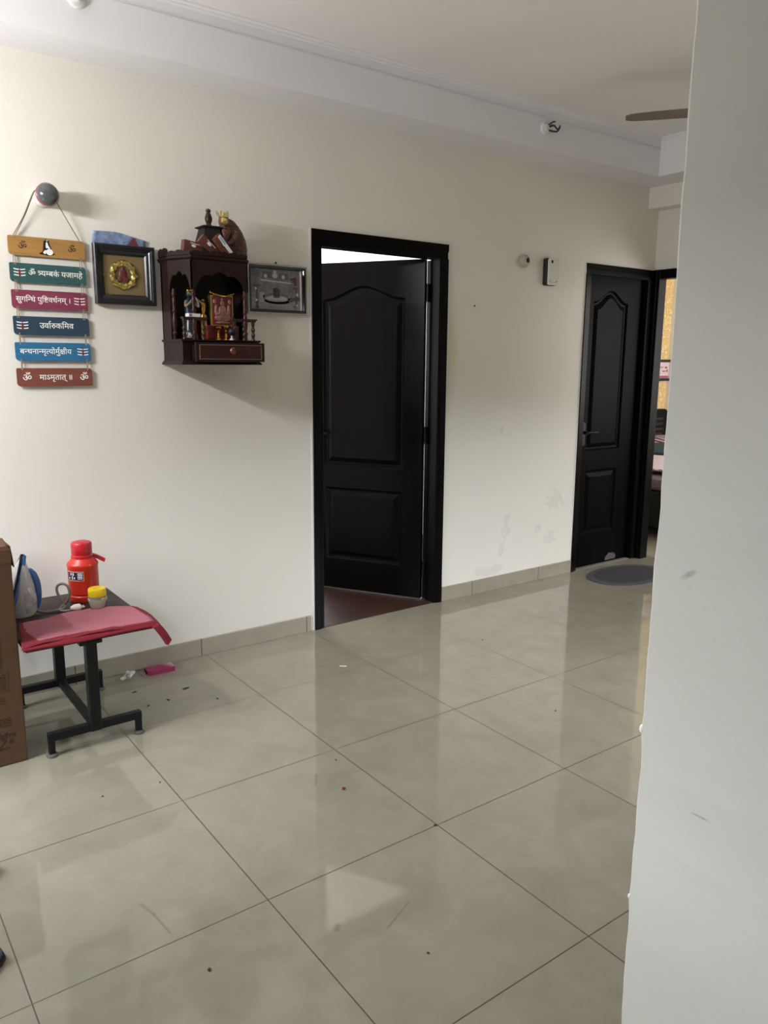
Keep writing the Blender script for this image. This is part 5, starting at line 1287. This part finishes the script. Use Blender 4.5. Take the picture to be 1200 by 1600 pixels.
M_ROSEW = mat('ceiling_rose_white', rgb(214, 214, 212), .45, noise=.1, nscale=50)
M_WIRE = mat('dark_green_wire', rgb(38, 48, 42), .5)
for (x, z, lab, wires) in ((2.605, 2.712, 'old light point with dark bent wires on the beam near the far corner', [[(0, -.02, .0), (.03, -.04, .012), (.05, -.05, -.006), (.075, -.045, .012), (.085, -.035, .022)],
                                                                                      [(.005, -.02, -.01), (.02, -.045, -.02), (.045, -.055, -.018), (.06, -.06, .002)], [(0, -.02, .01), (.012, -.05, .025), (.03, -.05, .03)]]),
                           (.092, 2.742, 'old light point with wires on the beam at the upper left', [[(0, -.02, 0), (.012, -.05, -.012), (-.012, -.055, -.02), (-.02, -.04, -.008)], [(.005, -.02, .01), (.024, -.045, .0), (.018, -.05, -.015)]])):
    r = thing('light_point', (x, -.241, z - .035), lab, 'light point', 'bare light points on the beam')
    MB().lathe([(.034, 0), (.037, .006), (.033, .014), (.020, .020), (.018, .028), (.008, .030)], (x, -.241, z), (0, -1, 0), 26).build('rose', M_ROSEW, r, smooth=True)
    for wpts in wires:
        MB().tube(spline([(x + a, -.241 + y_, z + c_) for a, y_, c_ in wpts], 6), .0055, 8, .004).build('wire', M_WIRE, r, smooth=True)

# ------------------------------------------------------------------ ceiling fan
FC = Vector((2.872, -1.338, 2.615))
fan = thing('ceiling_fan', FC, 'brown ceiling fan with one blade tip showing beside the near wall', 'ceiling fan')
M_FAN = mat('brown_fan_enamel', rgb(128, 112, 104), .35)
MB().lathe([(.012, 0), (.012, CEIL - FC.z - .05)], FC, seg=14).build('rod', M_FAN, fan, smooth=True)
MB().lathe([(.02, -.11), (.06, -.09), (.058, -.03), (.03, -.002)], (FC.x, FC.y, CEIL), seg=24).build('canopy', M_FAN, fan, smooth=True)
MB().lathe([(.05, -.05), (.10, -.04), (.115, -.005), (.105, .03), (.05, .045), (.02, .05)], FC, seg=32).build('motor', M_FAN, fan, smooth=True)
for k in range(3):
    a = math.radians(126.5 + 120 * k)
    bl_ = MB()
    rows = []
    for s, wd in ((.17, .040), (.20, .050), (.30, .054), (.45, .050), (.54, .042), (.575, .034), (.60, .016)):
        rows.append([(s, wd, .006), (s, 0, .003), (s, -wd, -.006), (s, -wd, -.008), (s, 0, .001), (s, wd, .004)])
    bl_.loft(rows)
    bl_.box(.09, .19, -.02, .02, -.002, .004)
    bl_.transform(Matrix.Translation(FC) @ Matrix.Rotation(a, 4, 'Z'))
    bl_.build('blade', M_FAN, fan, smooth=True)

# ------------------------------------------------------------------ table and what stands on it
TT = .440
tb = thing('side_table', (-.108, -.35, 0), 'small dark table on a black steel pedestal under the hanging sign boards', 'table')
M_LAMT = wood_material('dark_brown_laminate', rgb(46, 37, 33), rgb(64, 52, 46), .45, (30, 3, 30), .08, spec=.2)
MB().box(-.338, .124, -.640, -.055, TT - .022, TT).build('tabletop', M_LAMT, tb, bevel=.0015)
M_PED = mat('black_steel_tube', rgb(18, 19, 20), .45, spec=.25, noise=.2, nscale=60)
for y in (-.625, -.125):
    MB().box(-.134, -.094, y - .020, y + .020, .062, TT - .022).build('post', M_PED, tb, bevel=.003)
    q = MB()
    q.box(-.285, .060, y - .014, y + .014, .062, .092)
    q.box(-.285, -.263, y - .012, y + .012, .012, .064).box(.038, .060, y - .012, y + .012, .012, .064)
    q.build('foot_bar', M_PED, tb, bevel=.002)
    for x in (-.274, .049):
        MB().lathe([(.020, 0), (.021, .003), (.019, .009), (.010, .013)], (x, y, 0), seg=22).build('foot_pad', mat('grey_rubber', rgb(84, 82, 78), .6), tb, smooth=True)
    MB().box(-.155, -.073, y - .018, y + .018, TT - .036, TT - .022).build('top_bracket', M_PED, tb, bevel=.002)
MB().box(-.128, -.100, -.605, -.145, .066, .090).build('stretcher', M_PED, tb, bevel=.002)

# cloth folded over the front of the table
NU, NV = 84, 56
cl = MB()
bmc = cl.bm
rr = random.Random(5)


def cloth_point(u, v):
    xl, xr = -.352 + .045 * v, .168 - .025 * v
    x = xl + (xr - xl) * u
    yf = -.655 + .012 * math.sin(u * 5.0) + .012 * u
    yb = -.385 + .055 * math.sin(min(1, u * 1.25) * PI * .55) - .075 * max(0, u - .62) / .38
    y = yf + (yb - yf) * v
    z = TT + .004 + .0022 * math.sin(17 * u + 4 * v) * math.sin(9 * v + 2) + .004 * math.exp(-((u - .62) / .06) ** 2 - ((v - .06) / .14) ** 2)
    over = max(0, -.640 - y)
    if over > 0:
        z -= over * .75
        y = -.640 - over * .55
    z += .006 * math.sin(u * 13) * max(0, .12 - v) * 3
    ox = max(0, x - .124)
    if ox > 0:
        z -= ox * (.30 + 1.5 * max(0, .5 - v))
        x = .124 + ox * .95
    return x, y, z


grid = [[bmc.verts.new(cloth_point(i / NU, j / NV)) for i in range(NU + 1)] for j in range(NV + 1)]
faces = []
for j_ in range(NV):
    for i in range(NU):
        f_ = bmc.faces.new((grid[j_][i], grid[j_][i + 1], grid[j_ + 1][i + 1], grid[j_ + 1][i]))
        u, v = (i + .5) / NU, (j_ + .5) / NV
        edge_l = .12 + .01 * math.sin(v * 8) - .10 * v
        edge_f = .10 + .02 * math.sin(u * 7)
        f_.material_index = 0 if (u > edge_l and v > edge_f and u < .955 - .02 * v) else 1
clo = tag(cl.build('table_cloth', mat('pink_mesh_cloth', rgb(162, 94, 106), .85, noise=.28, nscale=420, bump=.5, bscale=420), smooth=True),
          'pink mesh cloth with a crimson border folded over the front of the small table', 'cloth')
clo.data.materials.append(mat('crimson_cloth', rgb(116, 6, 28), .8, noise=.12, nscale=80))
so = clo.modifiers.new('thickness', 'SOLIDIFY')
so.thickness = .0025
so.offset = 1
# second, lower fold and the corner that hangs down at the right
fd = MB()
rows = []
for k in range(31):
    u = k / 30
    x = -.346 + .48 * u
    dz = .004 * math.sin(u * 9 + 1)
    rows.append([(x, -.640, TT + .002), (x, -.650, TT - .003 + dz * .3), (x, -.653, TT - .009 + dz * .6), (x, -.650, TT - .015 + dz * .6), (x, -.6425, TT - .018 + dz * .5), (x, -.6425, TT - .008)])
fd.loft(rows)
fd.build('lower_fold', MATS['crimson_cloth'], clo, smooth=True)
cn = MB()
rows = []
for k in range(13):
    s = k / 12
    rows.append([(.118 + .052 * s ** .8, -.60 - .05 * s, TT + .004 - .075 * s ** 1.6 + .004), (.140 + .042 * s, -.655 - .015 * s, TT - .004 - .068 * s ** 1.4), (.112 + .050 * s, -.665 - .020 * s, TT - .010 - .075 * s ** 1.3), (.110 + .050 * s, -.62 - .04 * s, TT - .012 - .078 * s ** 1.5)])
cn.loft(rows)
cn.build('hanging_corner', MATS['crimson_cloth'], clo, smooth=True)

# vacuum flask
FX, FY = -.006, -.185
fk = thing('vacuum_flask', (FX, FY, TT), 'orange red vacuum flask with a red cap standing at the back of the table', 'flask')
M_ORANGE = mat('orange_red_plastic', rgb(196, 42, 26), .35, coat=.15)
M_REDP = mat('red_plastic', rgb(178, 24, 38), .35, coat=.15)
MB().lathe([(.050, 0), (.057, .003), (.060, .010), (.060, .026), (.0565, .030), (.0565, .033), (.0605, .037), (.0608, .150), (.0625, .153), (.0625, .160), (.058, .167), (.043, .184), (.0395, .190), (.0395, .204)],
           (FX, FY, TT), seg=48).build('body', M_ORANGE, fk, smooth=True)
MB().lathe([(.0395, .200), (.0415, .203), (.0415, .244), (.039, .250), (.025, .2545), (.003, .2555)], (FX, FY, TT), seg=40).build('cap', M_REDP, fk, smooth=True)
h = MB()
h.lathe([(.0405, .183), (.0435, .184), (.0435, .196), (.0405, .197)], (FX, FY, TT), seg=40)
hp = [(.034, .010, .190), (.058, .002, .180), (.084, -.008, .164)]
h.loft([[(FX + x, FY + y - .014, TT + z - .008), (FX + x + .002, FY + y + .016, TT + z - .008), (FX + x + .008, FY + y + .016, TT + z + .006), (FX + x + .006, FY + y - .014, TT + z + .006)] for x, y, z in hp])
h.build('handle', M_REDP, fk, bevel=.001)


def wrap(a0, a1, z0, z1, r, th=.0006, n=16):
    mb = MB()
    rings = []
    for k in range(n + 1):
        a = math.radians(a0 + (a1 - a0) * k / n)
        rings.append([(FX + q_ * math.cos(a), FY + q_ * math.sin(a), z) for q_, z in ((r, z0), (r + th, z0), (r + th, z1), (r, z1))])
    return mb.loft(rings)


lb = wrap(-178, -103, TT + .098, TT + .137, .0606).build('sticker', mat('sticker_cream', rgb(222, 190, 160), .4), fk)
wrap(-176, -105, TT + .1005, TT + .1345, .0613, .0003).build('sticker_field', mat('sticker_dark', rgb(52, 34, 58), .4), lb)
q = None
for a0, a1, z0, z1 in ((-126, -108, .127, .131), (-126, -108, .120, .124), (-126, -108, .113, .117), (-126, -108, .106, .110), (-150, -146, .104, .118), (-146, -141, .120, .132), (-156, -151, .122, .131), (-141, -137, .106, .114), (-166, -160, .106, .112)):
    p_ = wrap(a0, a1, TT + z0, TT + z1, .0617, .0003, 4)
    if q is None:
        q = p_
    else:
        me = bpy.data.meshes.new('t')
        p_.bm.to_mesh(me)
        p_.bm.free()
        q.bm.from_mesh(me)
        bpy.data.meshes.remove(me)
q.build('sticker_print', mat('sticker_white', rgb(224, 220, 222), .4), lb)

# jar with a yellow lid
JX, JY = .004, -.335
jr = thing('jar', (JX, JY, TT), 'small clear jar with a yellow lid in front of the red flask', 'jar')
M_CLEAR = mat('clear_plastic', rgb(236, 236, 228), .08, trans=.95, spec=.4)
MB().lathe([(.026, .001), (.031, .003), (.033, .010), (.0375, .034), (.038, .046), (.034, .053), (.0325, .055), (.0325, .060), (.031, .060), (.031, .054), (.0365, .045), (.036, .034), (.0315, .010), (.028, .004), (.002, .003)],
           (JX, JY, TT), seg=36, cap=False).build('glass', M_CLEAR, jr, smooth=True)
MB().lathe([(.027, .0045), (.0305, .010), (.034, .030), (.0352, .042), (.030, .0425), (.002, .0415)], (JX, JY, TT), seg=30).build('contents', mat('white_cream', rgb(242, 240, 222), .5), jr, smooth=True)
MB().lathe([(.0345, .055), (.0352, .057), (.0352, .082), (.033, .086), (.020, .087), (.002, .087)], (JX, JY, TT), seg=40).build('lid', mat('yellow_plastic', rgb(222, 190, 24), .35), jr, smooth=True)

# clothes iron standing on its heel, with its cord and plug
ir = thing('clothes_iron', (-.262, -.25, TT), 'blue and grey clothes iron standing on its heel behind the carton', 'iron')
IY = -.25
M_IRONG = mat('frosted_grey_plastic', rgb(178, 176, 173), .3, noise=.1, nscale=25)
M_IRONB = mat('blue_plastic', rgb(52, 92, 148), .3)
MB().loft(ellipse_rings([(-.270, IY, TT + .002, .052, .050), (-.268, IY, TT + .020, .058, .056), (-.263, IY, TT + .07, .055, .055), (-.259, IY, TT + .12, .046, .050), (-.257, IY, TT + .165, .034, .038), (-.255, IY, TT + .205, .020, .022), (-.249, IY, TT + .234, .007, .008)], 30)).build('body', M_IRONG, ir, smooth=True)
MB().loft(ellipse_rings([(-.250, IY - .024, TT + .018, .026, .034), (-.246, IY - .026, TT + .05, .034, .036), (-.246, IY - .026, TT + .09, .032, .034), (-.250, IY - .022, TT + .122, .018, .026)], 24)).build('water_tank', mat('cloudy_plastic', rgb(176, 172, 168), .2, noise=.3, nscale=30), ir, smooth=True)
sl = [(-.060, TT + .004), (.060, TT + .004), (.056, TT + .09), (.040, TT + .16), (.020, TT + .215), (0, TT + .246), (-.020, TT + .215), (-.040, TT + .16), (-.056, TT + .09)]
s_ = MB()
tilt = lambda y_, z, o: (-.334 + o + .086 * ((z - TT) / .246), IY + y_, z)
s_.loft([[tilt(y_, z, -.006) for y_, z in sl], [tilt(y_, z, .004) for y_, z in sl]])
s_.build('soleplate', mat('dark_soleplate', rgb(30, 38, 54), .25, metal=.6), ir)
s_ = MB()
s_.loft([[tilt(y_ * .97, z, .004) for y_, z in sl], [tilt(y_ * .86, min(z, TT + .236), .018) for y_, z in sl]])
s_.build('skirt', M_IRONB, ir)
hh = spline([(-.232, IY, TT + .184), (-.218, IY, TT + .160), (-.208, IY, TT + .115), (-.206, IY, TT + .06), (-.210, IY, TT + .022)], 8)
rings = []
for k, p_ in enumerate(hh):
    s = k / (len(hh) - 1)
    w_ = .006 + .014 * math.sin(PI * min(1, .18 + s * .7)) 
    rings.append([(p_.x + w_ * math.cos(2 * PI * q_ / 14), p_.y + w_ * 1.1 * math.sin(2 * PI * q_ / 14), p_.z) for q_ in range(14)])
MB().loft(rings).build('handle', M_IRONB, ir, smooth=True)
lp = lambda s, z: (-.113 + .806 * s, -.262 - .591 * s, z)
cd_pts = spline([(-.222, -.262, TT + .014), (-.19, -.280, TT + .006), (-.150, -.290, TT + .0065), (-.118, -.285, TT + .008), lp(.006, TT + .014), lp(-.006, TT + .040), lp(-.020, TT + .070), lp(-.018, TT + .095), lp(.002, TT + .106), lp(.022, TT + .097),
                 lp(.030, TT + .070), lp(.022, TT + .040), lp(.004, TT + .018), (-.128, -.274, TT + .0065), (-.132, -.300, TT + .006), (-.112, -.318, TT + .006), (-.096, -.322, TT + .010)], 8)
MB().tube(cd_pts, .0052, 10).build('cord', mat('grey_flex', rgb(112, 106, 100), .6), ir, smooth=True)
pg = MB().lathe([(.006, 0), (.010, .008), (.014, .016), (.014, .034), (.010, .040)], (-.100, -.3225, TT + .0155), (1, -.02, .0), 18)
pg.tube([(-.062, -.330, TT + .0155), (-.046, -.330, TT + .0155)], .0024, 8).tube([(-.062, -.315, TT + .0155), (-.046, -.315, TT + .0155)], .0024, 8)
pg.build('plug', mat('white_plug', rgb(214, 208, 196), .4), ir, smooth=True)

# ------------------------------------------------------------------ carton at the left edge
CX1, CY0, CH = -.353, -.605, .795
ct = thing('carton', (-.58, -.45, 0), 'tall brown cardboard carton standing upside down at the left edge', 'carton')
M_KRAFT = mat('brown_cardboard', rgb(82, 54, 29), .75, noise=.08, nscale=12, bump=.15, bscale=60)
MB().box(-.82, CX1, CY0, -.315, 0.002, CH).build('box', M_KRAFT, ct, bevel=.004)
f_ = MB()
rr = random.Random(21)
rows = []
for k in range(16):
    x = -.82 + (CX1 - .006 + .82) * k / 15
    z = CH + .010 + rr.uniform(-.004, .006)
    rows.append([(x, CY0 + .001, CH - .004), (x, CY0 + .004, z), (x, CY0 + .09, CH + .016 + rr.uniform(-.004, .004)), (x, CY0 + .16, CH + .004), (x, CY0 + .16, CH + .001), (x, CY0 + .02, CH + .001)])
f_.loft(rows)
f_.build('flap', M_KRAFT, ct)
f_ = MB()
rows = []
for k in range(9):
    y = CY0 + .006 + .27 * k / 8
    a = rr.uniform(-.003, .003)
    rows.append([(CX1 - .012, y, CH + .012 + a), (CX1 + .002, y, CH + .006 + a), (CX1 + .006, y, CH - .030 + a * 2), (CX1 + .010, y, CH - .07 + a * 3), (CX1 + .007, y, CH - .07 + a * 3), (CX1 + .001, y, CH - .03)])
f_.loft(rows)
f_.build('torn_flap', M_KRAFT, ct)
MB().box(-.82, CX1 + .0005, CY0 - .0012, CY0 + .001, CH - .052, CH - .004).build('tape', mat('brown_packing_tape', rgb(92, 66, 44), .35), ct)
# print on the front, standing on its head: brand word, its mark and lines of small type
M_PRINT = mat('dark_carton_ink', rgb(48, 32, 22), .7)
FLIP = Matrix.Translation((0, CY0 - .0006, 0)) @ Matrix(((1, 0, 0, 0), (0, 0, -1, 0), (0, 1, 0, 0), (0, 0, 0, 1)))


def carton_text(body, x, z, size, ang=180):
    cu = bpy.data.curves.new('type', 'FONT')
    cu.body = body
    cu.size = size
    cu.extrude = .0002
    cu.offset = size * .02
    ob = bpy.data.objects.new('type', cu)
    COL.objects.link(ob)
    bpy.context.view_layer.update()
    me = bpy.data.meshes.new_from_object(ob.evaluated_get(bpy.context.evaluated_depsgraph_get()))
    bpy.data.objects.remove(ob)
    mb = MB()
    mb.bm.from_mesh(me)
    mb.transform(FLIP @ Matrix.Translation((x, z, 0)) @ Matrix.Rotation(math.radians(ang), 4, 'Z'))
    return mb


carton_text('BAJAJ', -.385, .122, .024).build('brand_word', M_PRINT, ct)
lg = MB()
lg.prism([(-.402 + .0085 * math.cos(2 * PI * k / 20), .090 + .0085 * math.sin(2 * PI * k / 20)) for k in range(20)], 'y', CY0 - .0008, CY0)
lg.prism([(-.416, .096), (-.445, .060), (-.445, .072), (-.428, .094), (-.445, .112), (-.420, .104)], 'y', CY0 - .0008, CY0)
lg.prism([(-.445, .060), (-.412, .066), (-.410, .070), (-.445, .068)], 'y', CY0 - .0008, CY0)
lg.build('brand_mark', M_PRINT, ct)
ty = MB()
rr = random.Random(9)
for (xr, z0, z1, rowsn) in ((-.398, .150, .185, 4), (-.412, .236, .262, 3), (-.404, .290, .350, 7), (-.410, .368, .50, 14)):
    for k in range(rowsn):
        z = z0 + (z1 - z0) * k / rowsn
        x = xr
        while x > -.47:
            wl = rr.uniform(.006, .016)
            ty.box(x - wl, x, CY0 - .0008, CY0, z, z + (z1 - z0) / rowsn * .5)
            x -= wl + .004
ty.build('small_print', M_PRINT, ct)
fr_ = MB()
for (x0, x1, z0, z1) in ((-.47, -.395, .281, .282), (-.47, -.395, .356, .357), (-.396, -.395, .281, .357)):
    fr_.box(x0, x1, CY0 - .0008, CY0, z0, z1)
fr_.build('print_border', M_PRINT, ct)

# ------------------------------------------------------------------ floor things
ml = [(3.575 + .335 * math.copysign(abs(math.cos(a)) ** .92, math.cos(a)), -.285 + .205 * math.copysign(abs(math.sin(a)) ** .92, math.sin(a))) for a in [2 * PI * k / 72 for k in range(72)]]
dm = thing('door_mat', (3.575, -.285, 0), 'oval grey door mat in front of the far black door', 'door mat')
mb = MB()
sc_ = lambda f: [(3.575 + (x - 3.575) * f, -.285 + (y + .285) * f) for x, y in ml]
mb.loft([[(x, y, z) for x, y in sc_(f)] for f, z in ((1.0, .0005), (1.005, .004), (.995, .008), (.84, .009), (.83, .007))])
mb.build('border', mat('grey_mat_border', rgb(66, 64, 66), .85, noise=.2, nscale=120, bump=.6, bscale=200), dm)
MB().loft([[(x, y, z) for x, y in sc_(f)] for f, z in ((.835, .0005), (.83, .0085), (.5, .0095), (.05, .0095))]).build('centre', mat('dark_grey_mat_pile', rgb(48, 46, 50), .9, noise=.25, nscale=120, bump=.6, bscale=200), dm)

ts = MB()
bmesh.ops.create_icosphere(ts.bm, subdivisions=4, radius=1.0)
rr = random.Random(4)
ws_ = [(Vector((rr.uniform(-1, 1), rr.uniform(-1, 1), rr.uniform(-1, 1))).normalized(), rr.uniform(.2, .5)) for _ in range(26)]
for v in ts.bm.verts:
    n_ = v.co.normalized()
    k = 1.0
    for d_, s in ws_:
        c_ = n_.dot(d_)
        if c_ > 1 - s * .5:
            k -= (c_ - (1 - s * .5)) * 1.8
    v.co = Vector((n_.x * .038 * k, n_.y * .022 * k, max(-.014, n_.z * .020 * k + .010 * n_.x)))
ts.transform(Matrix.Translation((.188, -.075, .0145)) @ Matrix.Rotation(.25, 4, 'Z'))
tag(ts.build('crumpled_tissue', mat('white_tissue', rgb(206, 200, 192), .8)), 'crumpled white tissue on the floor behind the table', 'tissue')

pk = thing('carton_sleeve', (.335, -.085, 0), 'open pink and white card packet lying on the floor by the skirting', 'packet')
Mx = Matrix.Translation((.338, -.078, 0)) @ Matrix.Rotation(math.radians(-3), 4, 'Z')
s_ = MB()
L_, W_, H_ = .064, .030, .022
s_.box(-L_, L_, -W_, W_, .001, .0022).box(-L_, L_, -W_, W_, H_ - .0012, H_).box(-L_, L_, -W_, -W_ + .0012, .0022, H_ - .0012).box(-L_, L_, W_ - .0012, W_, .0022, H_ - .0012).box(L_ - .0012, L_, -W_ + .0012, W_ - .0012, .0022, H_ - .0012)
s_.transform(Mx)


def packet_material():
    m = mat('pink_card_print', rgb(146, 40, 84), .45, noise=.25, nscale=60)
    t = m.node_tree
    p = t.nodes['Principled BSDF']
    src = p.inputs['Base Color'].links[0].from_socket
    g_ = t.nodes.new('ShaderNodeNewGeometry')
    s = t.nodes.new('ShaderNodeSeparateXYZ')
    t.links.new(g_.outputs['Position'], s.inputs[0])
    f = math_node(t, 'MULTIPLY', math_node(t, 'SUBTRACT', math_node(t, 'ADD', s.outputs['X'], math_node(t, 'MULTIPLY', s.outputs['Y'], .6)), .315), 25)
    f.node.use_clamp = True
    top = math_node(t, 'GREATER_THAN', s.outputs['Z'], .0212)
    mx = t.nodes.new('ShaderNodeMix')
    mx.data_type = 'RGBA'
    t.links.new(math_node(t, 'MULTIPLY', f, top), mx.inputs['Factor'])
    t.links.new(src, mx.inputs['A'])
    mx.inputs['B'].default_value = rgb(196, 160, 172)
    t.links.new(mx.outputs['Result'], p.inputs['Base Color'])
    return m


s_.build('sleeve', packet_material(), pk)
s_ = MB().loft([[(-L_, -W_, .001), (-L_, W_, .001), (-L_, W_, .0022), (-L_, -W_, .0022)], [(-L_ - .022, -W_ + .004, .003), (-L_ - .022, W_ - .004, .003), (-L_ - .022, W_ - .004, .0042), (-L_ - .022, -W_ + .004, .0042)]])
s_.transform(Mx)
s_.build('flap', mat('grey_card_inside', rgb(150, 142, 138), .7), pk)

# slippers at the very left edge: only the toes show
M_RUB = mat('navy_rubber', rgb(34, 42, 62), .6, noise=.12, nscale=80)
M_SOLE = mat('black_sole', rgb(22, 22, 26), .7)


def slipper(toe, ang, label):
    so_ = [(.0, .0), (.012, .028), (.045, .047), (.10, .050), (.16, .040), (.22, .038), (.252, .028), (.262, 0), (.252, -.028), (.22, -.036), (.16, -.036), (.10, -.046), (.045, -.044), (.012, -.026)]
    so_ = [(p.x, p.y) for p in spline([(a, b_, 0) for a, b_ in so_] + [(so_[0][0], so_[0][1], 0)], 4)[:-1]]
    T = Matrix.Translation((toe[0], toe[1], 0)) @ Matrix.Rotation(math.radians(ang), 4, 'Z')
    r = thing('slipper', (toe[0], toe[1], 0), label, 'slipper', 'slippers at the left edge')
    MB().prism(so_, 'z', .0005, .012).transform(T).build('sole', M_SOLE, r, bevel=.002)
    MB().prism([(x * .97 + .004, y * .94) for x, y in so_], 'z', .012, .024).transform(T).build('footbed', M_RUB, r, bevel=.004)
    st = MB()
    for s in (-1, 1):
        st.tube([T @ Vector(p) for p in spline([(.05, 0, .026), (.075, .018 * s, .050), (.115, .036 * s, .046), (.15, .040 * s, .024)], 6)], .007, 8)
    st.build('strap', M_RUB, r, smooth=True)


slipper(SLIP1, 165, 'navy rubber slipper with only its toe in view at the lower left edge')
slipper(SLIP2, 170, 'dark slipper at the left edge above the navy slipper')

M_CRUMB = mat('dark_crumb', rgb(40, 32, 28), .8)
for i, (x, y, a, s, red) in enumerate([(.5925, -1.785, 0, .006, 0), (-.2325, -1.926, 1, .006, 0), (.229, -2.192, 2, .004, 0), (-.2085, -1.0087, 1, .004, 0), (.560, -1.258, 2, .004, 0), (1.5346, -1.446, .4, .005, 0),
                                       (1.872, -.644, .2, .005, 0), (-.02, -1.034, 1.1, .004, 0), (.161, -.244, .3, .012, 0), (.2525, -.406, 1.9, .010, 0), (.360, -.335, .15, .018, 0), (.430, -.516, 2.1, .006, 0), (.163, -.413, 1.2, .006, 0)]):
    c_ = MB().ball((0, 0, 0), s, s * (.35 if s > .009 else .7), .0018 if s < .009 else .002, 10, 6)
    c_.transform(Matrix.Translation((x, y, .0021)) @ Matrix.Rotation(a, 4, 'Z'))
    tag(c_.build('crumb', M_CRUMB), 'tiny dark crumb or twig lying on the beige tiles', 'crumb', 'crumbs on the floor')
c_ = MB().ball((0, 0, 0), .010, .006, .002, 12, 6)
c_.transform(Matrix.Translation((.475, -1.438, .0023)) @ Matrix.Rotation(.9, 4, 'Z'))
tag(c_.build('petal', mat('dark_red_petal', rgb(96, 20, 26), .6)), 'dark red petal on the tile in the middle of the floor', 'petal')
c_ = MB().box(-.017, .017, -.003, .003, .0003, .0016)
c_.transform(Matrix.Translation((1.075, -.522, 0)) @ Matrix.Rotation(-.7, 4, 'Z'))
tag(c_.build('paper_scrap', M_LABW), 'thin white scrap on the tiles in front of the open door', 'scrap')

# ------------------------------------------------------------------ bedroom beyond the doorway
bd = thing('bed', (5.7, .65, 0), 'dark bed with a rounded headboard seen through the bedroom doorway', 'bed')
M_BED = mat('black_bed_wood', rgb(14, 13, 14), .45, spec=.2)
MB().box(4.68, 6.70, -.42, 1.60, .10, .40).build('frame', M_BED, bd, bevel=.01)
for x in (4.74, 6.62):
    for y in (-.36, 1.52):
        MB().box(x - .04, x + .04, y - .04, y + .04, 0, .10).build('leg', M_BED, bd)
hb_ = MB().prism(rounded(4.66, 6.72, .10, .945, .07, 6, (0, 0, 1, 1)), 'y', 1.60, 1.66)
hb_.build('headboard', M_BED, bd, bevel=.008)
q = MB()
for k in range(7):
    q.box(6.10, 6.62, 1.594, 1.602, .50 + .055 * k, .525 + .055 * k)
q.build('headboard_slats', mat('dark_grey_slat', rgb(46, 42, 42), .5), bd)
MB().box(4.70, 6.68, -.40, 1.59, .40, .50).build('mattress', mat('mauve_mattress', rgb(98, 82, 92), .8, noise=.2, nscale=30), bd, bevel=.03)


def stripes(name, a, b_, scale, angle=0):
    m = bpy.data.materials.new(name)
    m.use_nodes = True
    t = m.node_tree
    p = t.nodes['Principled BSDF']
    tc = t.nodes.new('ShaderNodeTexCoord')
    w_ = t.nodes.new('ShaderNodeTexWave')
    w_.inputs['Scale'].default_value = scale
    w_.inputs['Distortion'].default_value = 1.0
    t.links.new(tc.outputs['Object'], w_.inputs['Vector'])
    r = t.nodes.new('ShaderNodeValToRGB')
    r.color_ramp.elements[0].position = .45
    r.color_ramp.elements[0].color = a
    r.color_ramp.elements[1].position = .55
    r.color_ramp.elements[1].color = b_
    t.links.new(w_.outputs['Fac'], r.inputs[0])
    t.links.new(r.outputs[0], p.inputs['Base Color'])
    p.inputs['Roughness'].default_value = .85
    return m


def cushion(name, c, sx, sy, sz, m, label, cat, rz=0):
    mb = MB()
    bmesh.ops.create_cube(mb.bm, size=2.0)
    bmesh.ops.subdivide_edges(mb.bm, edges=mb.bm.edges[:], cuts=7, use_grid_fill=True)
    for v in mb.bm.verts:
        x, y, z = v.co
        k = (1 - abs(x) ** 3.2) ** .45 * (1 - abs(y) ** 3.2) ** .45 if abs(x) < 1 and abs(y) < 1 else 0
        v.co = Vector((x * sx, y * sy, z * sz * (.12 + .88 * k)))
    mb.transform(Matrix.Translation(c) @ Matrix.Rotation(rz, 4, 'Z'))
    return tag(mb.build(name, m, smooth=True), label, cat)


cushion('folded_sheet', (5.25, .72, .549), .42, .36, .045, stripes('white_striped_sheet', rgb(232, 224, 232), rgb(176, 150, 170), 22), 'white striped sheet folded on the bed beyond the doorway', 'bed sheet', .2)
cushion('pillow', (5.93, 1.10, .579), .24, .22, .075, mat('dark_teal_cotton', rgb(48, 62, 72), .85, noise=.2, nscale=20), 'dark teal pillow in the middle of the bed', 'pillow', .3)
cushion('pillow', (6.40, 1.42, .600), .19, .16, .085, stripes('patterned_pillow', rgb(214, 190, 202), rgb(66, 40, 52), 16), 'patterned mauve pillow against the bed headboard', 'pillow', .1)
q = thing('picture_frame', (6.63, 1.665, 1.245), 'small black framed pink picture on the yellow bedroom wallpaper', 'picture frame')
frame_profile(6.46, 6.79, 1.243, 1.470, 0, [(0, 1.678), (0, 1.655), (.006, 1.650), (.022, 1.652), (.028, 1.660), (.028, 1.674)], MB()).build('moulding', M_BLACKF, q)
pr = MB().box(6.486, 6.764, 1.668, 1.672, 1.270, 1.443).build('print', mat('pale_pink_print', rgb(236, 214, 222), .4, noise=.1, nscale=20), q)
MB().box(6.49, 6.76, 1.6665, 1.668, 1.272, 1.298).build('printed_band', mat('rose_print', rgb(176, 100, 126), .4), pr)
s_ = MB()
for x, z, a, h_ in ((6.60, 1.385, .06, .008), (6.69, 1.375, .04, .02), (6.65, 1.340, .05, .012), (6.72, 1.335, .02, .03), (6.58, 1.32, .03, .012)):
    s_.box(x, x + a, 1.6665, 1.668, z, z + h_)
s_.build('printed_marks', mat('red_brown_print', rgb(150, 88, 92), .5), pr)
